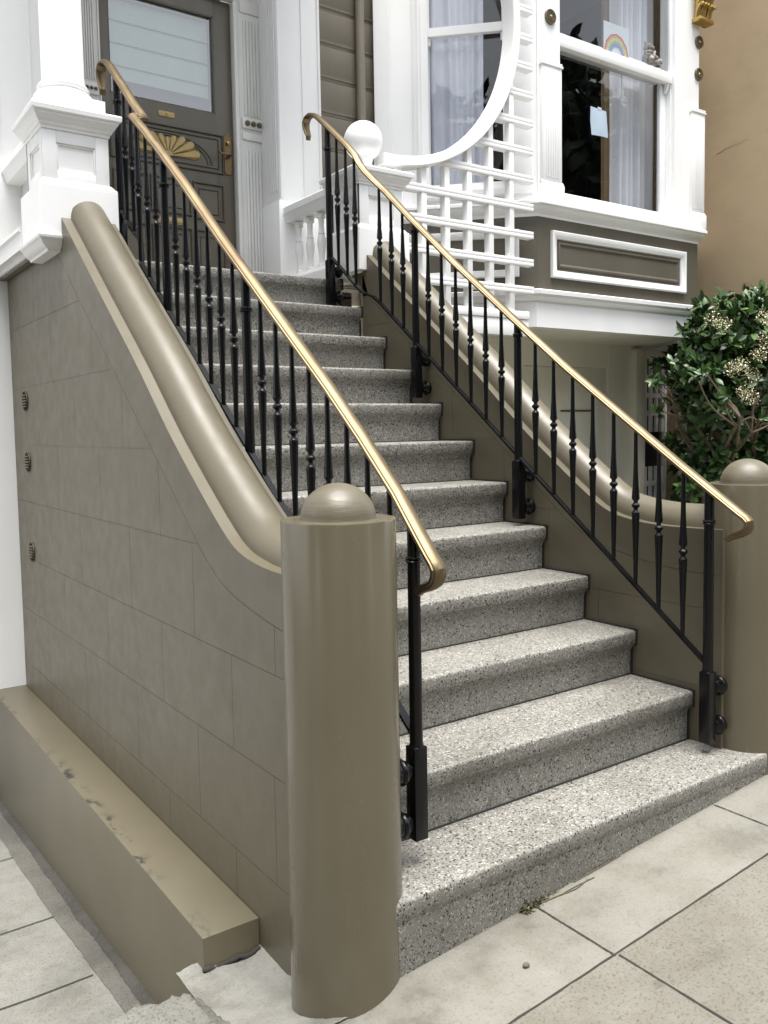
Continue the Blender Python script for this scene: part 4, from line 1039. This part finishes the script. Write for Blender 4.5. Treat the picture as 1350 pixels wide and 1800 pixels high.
bm = BM(); box(bm, 5.259, 5.29, 1.3, 3.1, .7, .76); box(bm, 5.259, 5.29, 1.3, 3.1, 1.45, 1.51); build("fence_rail", bm, M['offwhite'], fc)

# ================================================================== vegetation
def leaf(bm, p, d, up, L, w):
    d = d.normalized(); s = d.cross(up)
    if s.length < 1e-3: s = Vector((1, 0, 0))
    s.normalize(); n = s.cross(d)
    c = [p, p+d*L*.35+s*w*.8-n*L*.03, p+d*L*.7+s*w*.75-n*L*.08, p+d*L-n*L*.22, p+d*L*.7-s*w*.75-n*L*.08, p+d*L*.35-s*w*.8-n*L*.03]
    mid = [p+d*L*.35-n*L*.07, p+d*L*.7-n*L*.14]
    V = [bm.verts.new(q) for q in c]; m = [bm.verts.new(q) for q in mid]
    bm.faces.new([V[0], V[1], m[0]]); bm.faces.new([V[1], V[2], m[1], m[0]]); bm.faces.new([V[2], V[3], m[1]]); bm.faces.new([V[3], V[4], m[1]]); bm.faces.new([V[4], V[5], m[0], m[1]]); bm.faces.new([V[5], V[0], m[0]])
def rv(r): 
    while True:
        v = Vector((r.uniform(-1, 1), r.uniform(-1, 1), r.uniform(-1, 1)))
        if .05 < v.length < 1: return v
def flowering_tree():
    r = random.Random(21); base = Vector((4.62, 2.15, .45))
    t = thing("flowering_tree", "glossy green tree with cream flower clusters and bare twisted stems beside the bay", "tree", base)
    bm = BM(); tips = []
    def limb(p, q, r0, r1, bend=.08):
        m = p.lerp(q, .5)+rv(r)*bend; pts = catmull([tuple(p), tuple(m), tuple(q)], 4); tube(bm, pts, [r0+(r1-r0)*i/(len(pts)-1) for i in range(len(pts))], 7)
    forks = []
    for tx, ty, tz, r0 in ((4.42, 2.05, 1.15, .032), (4.66, 2.2, 1.25, .036), (4.86, 2.1, 1.2, .030), (4.55, 2.35, 1.2, .026)):
        q = Vector((tx, ty, tz)); limb(base+Vector((r.uniform(-.07, .07), r.uniform(-.07, .07), -.3)), q, r0, r0*.65, .06); forks.append((q, r0*.6))
    for q, rr in forks:
        for k in range(4):
            e = q+Vector((r.uniform(-.38, .38), r.uniform(-.3, .25), r.uniform(.25, .6))); limb(q, e, rr, rr*.45, .07)
            for j in range(3):
                e2 = e+Vector((r.uniform(-.3, .3), r.uniform(-.25, .25), r.uniform(.02, .35))); limb(e, e2, rr*.45, rr*.2, .05); tips.append(e2)
    build("trunk", bm, M['bark'], t, angle=180)
    # foliage: whorls of leaves on twig ends filling an uneven crown
    cl = []
    for cx, cz, rad, n in ((4.45, 2.22, .20, 60), (4.72, 2.27, .20, 60), (5.02, 2.20, .24, 70), (4.28, 2.06, .19, 50), (4.58, 2.02, .27, 80), (4.95, 1.95, .28, 80), (4.16, 1.86, .13, 26), (4.38, 1.80, .22, 60), (4.72, 1.72, .22, 55), (5.08, 1.66, .22, 60), (4.24, 1.60, .12, 22),
                           (4.33, 1.20, .15, 36), (4.55, 1.10, .15, 36), (4.80, 1.20, .19, 50), (5.06, 1.12, .20, 50), (4.20, 1.04, .09, 14), (4.48, 1.46, .16, 14), (4.98, 1.42, .14, 16)):
        for k in range(n if cx else 0):
            v = rv(r); cl.append(Vector((cx+v.x*rad, 2.12+v.y*max(rad, .16)*1.3, cz+v.z*rad)))
    for cx, cy, cz, rad, n in ((5.12, 2.85, 1.75, .24, 60), (5.05, 2.75, 1.25, .24, 60), (5.10, 2.80, .80, .2, 40), (4.95, 2.9, 2.0, .14, 20), (5.15, 2.4, 1.5, .2, 40)):
        for k in range(n):
            v = rv(r); cl.append(Vector((min(5.2, cx+v.x*rad*.8), cy+v.y*rad, cz+v.z*rad)))
    cl += [(p+rv(r)*.04) for p in tips]
    bm = BM()
    for c in cl:
        ax = (Vector((c.x-4.68, c.y-2.2, (c.z-1.75)*1.2))*.8+Vector((0, -.25, .55))+rv(r)*.7).normalized()
        n = r.randint(6, 10)
        for i in range(n):
            d = ax*.55+rv(r)*.95; L = r.uniform(.055, .105); leaf(bm, c+rv(r)*.025, d, ax+rv(r)*.4, L, L*.24)
    build("crown", bm, M['leaf'], t, angle=180, recalc=False)
    fl = None; sp = []
    cand = [(4.42, 1.95, 1.90), (4.37, 1.98, 1.86), (4.47, 1.9, 1.82), (4.56, 1.85, 2.22), (4.60, 1.8, 2.16), (4.65, 1.85, 2.20), (4.72, 1.85, 2.12), (4.55, 1.85, 2.06), (4.49, 1.85, 1.96), (4.86, 1.9, 1.92), (4.92, 1.9, 1.8), (4.98, 1.95, 1.7), (5.0, 1.95, 2.3), (4.9, 1.9, 2.36), (4.40, 1.9, 1.70), (4.44, 1.88, 1.66), (4.34, 1.85, 1.14), (4.38, 1.84, 1.10), (4.96, 1.85, 1.42), (4.36, 2.05, 2.18), (4.31, 2.1, 2.22), (5.08, 2.0, 2.1), (4.8, 1.8, 2.3)]
    for c in cand:
        bm = BM(); c = Vector(c); c += (Vector((-1.15, -1.61, 1.49))-c).normalized()*.22
        for i in range(150):
            v = rv(r); p = c+Vector((v.x*.075, v.y*.06, v.z*.06)); d = rv(r); leaf(bm, p, d, Vector((0, 0, 1)), r.uniform(.008, .016), .005)
        build("flower_cluster", bm, M['flower'], t, angle=180, recalc=False)
flowering_tree()
def weed():
    r = random.Random(5); bm = BM()
    for i in range(260):
        u = min(1, abs(r.gauss(0, .4))); x = .40+u*.16; y = .008-abs(r.gauss(0, .010))*(1-u*.6); L = r.uniform(.006, .020)*(1-.5*u)
        leaf(bm, Vector((x, y, gz(x)+.002)), Vector((r.uniform(-1, 1), r.uniform(-.6, .2), r.uniform(0, .6))), Vector((0, 0, 1)), L, L*.2)
    for pts in ([(.46, -.006), (.52, -.014), (.60, -.016), (.66, -.020)], [(.50, -.010), (.58, -.024), (.64, -.014)], [(.60, .002), (.70, .002), (.80, .004)]):
        tube(bm, [(x, y, gz(x)+.003) for x, y in catmull(pts, 4)], .0014, 5)
    o = build("dry_weed", bm, M['weed'], base=(.45, -.02, gz(.45)), angle=180, recalc=False); tag(o, "tuft of dry weed and twigs growing in the crack below the bottom step", "weed")
weed()
bm = BM(); ball(bm, (.255, -.163, gz(.255)+.005), .0075, 2, (1.3, 1, .8)); tag(build("pebble", bm, M['pebble'], base=(.255, -.163, gz(.255))), "tiny dark pebble alone on the pale sidewalk slab", "pebble")

# ================================================================== across the street (seen mirrored in the panes), and unseen trees shading the left wall
def street_or_blocker_tree(x, y, h, w, seed, first=[None]):
    labels = "broad dark tree opposite the house, or added unseen beside it to block light"
    t = thing("street_or_blocker_tree", labels, "tree", (x, y, -.1), "trees across the street")
    if first[0] is None:
        r = random.Random(seed)
        bm = BM(); tube(bm, [(x, y, -.1), (x+.1, y, 3), (x, y+.1, 6)], [.28, .2, .1], 8)
        for k in range(7): a = k*.9; tube(bm, [(x, y, 2.5+k*.4), (x+1.4*math.cos(a), y+1.2*math.sin(a), 4.6+k*.5)], [.09, .03], 6)
        tr = build("trunk", bm, M['bark'], t, angle=180); bm = BM()
        for k in range(4200):
            v = rv(r); q = Vector((x+v.x*2.9, y+v.y*2.4, 6.3+v.z*4.6)); q += Vector((math.sin(q.z*2+q.x), 0, math.sin(q.x*2.3)))*.35
            d = rv(r); leaf(bm, q, d, rv(r), r.uniform(.35, .6), .17)
        cr = build("crown", bm, M['leafdark'], t, angle=180, recalc=False); first[0] = (tr, cr)
    else:
        for s in first[0]:
            c = dup(s, t, (0, 0, 0)); c.scale = (w, w, h)
            c.rotation_euler = (0, 0, seed*1.3)
for i, (x, y, h, w) in enumerate(((15, -12, 1.12, 1.1), (18.5, -13, 1.26, 1.15), (23, -12, 1.2, 1.2), (27, -13, 1.3, 1.2), (11, -13, .9, 1.0), (4, -15, .74, .9), (-4, -15, .8, 1.0), (31, -12, 1.25, 1.2))): street_or_blocker_tree(x, y, h, w, i+1)

for i, (x, w, h) in enumerate(((-22, 8, 10.5), (-13, 8.5, 11.5), (-4, 8.5, 10), (5, 8.5, 10.5))):
    t = thing("row_house", "pale house in the row across the street facing the stair", "house", (x, -18, -.1), "houses across the street")
    bm = BM(); box(bm, x-w/2, x+w/2, -28, -18, -.1, h); box(bm, x-w/2-.2, x+w/2+.2, -28, -17.7, h, h+.5, .1); build("wall", bm, M['facade'], t)
    for k in range(3):
        for j in range(3):
            xx = x-w/2+1.6+k*(w-3.2)/2; zz = 1.6+j*3.2
            if zz+1.9 > h: continue
            bm = BM(); box(bm, xx-.6, xx+.6, -18.02, -17.94, zz, zz+1.9); wd = build("window", bm, M['white'], t)
            bm = BM(); box(bm, xx-.48, xx+.48, -17.95, -17.92, zz+.1, zz+.9); box(bm, xx-.48, xx+.48, -17.95, -17.92, zz+1.0, zz+1.8); build("pane", bm, M['pane'], wd)
for i, (x, y, h, w) in enumerate(((-5.6, -3.4, .72, .78), (-11, -1.0, .72, .85), (-13, -6.5, .8, 1.0))): street_or_blocker_tree(x, y, h, w, i+9)  # unseen trees added at left, blocking sky to darken wall and pier
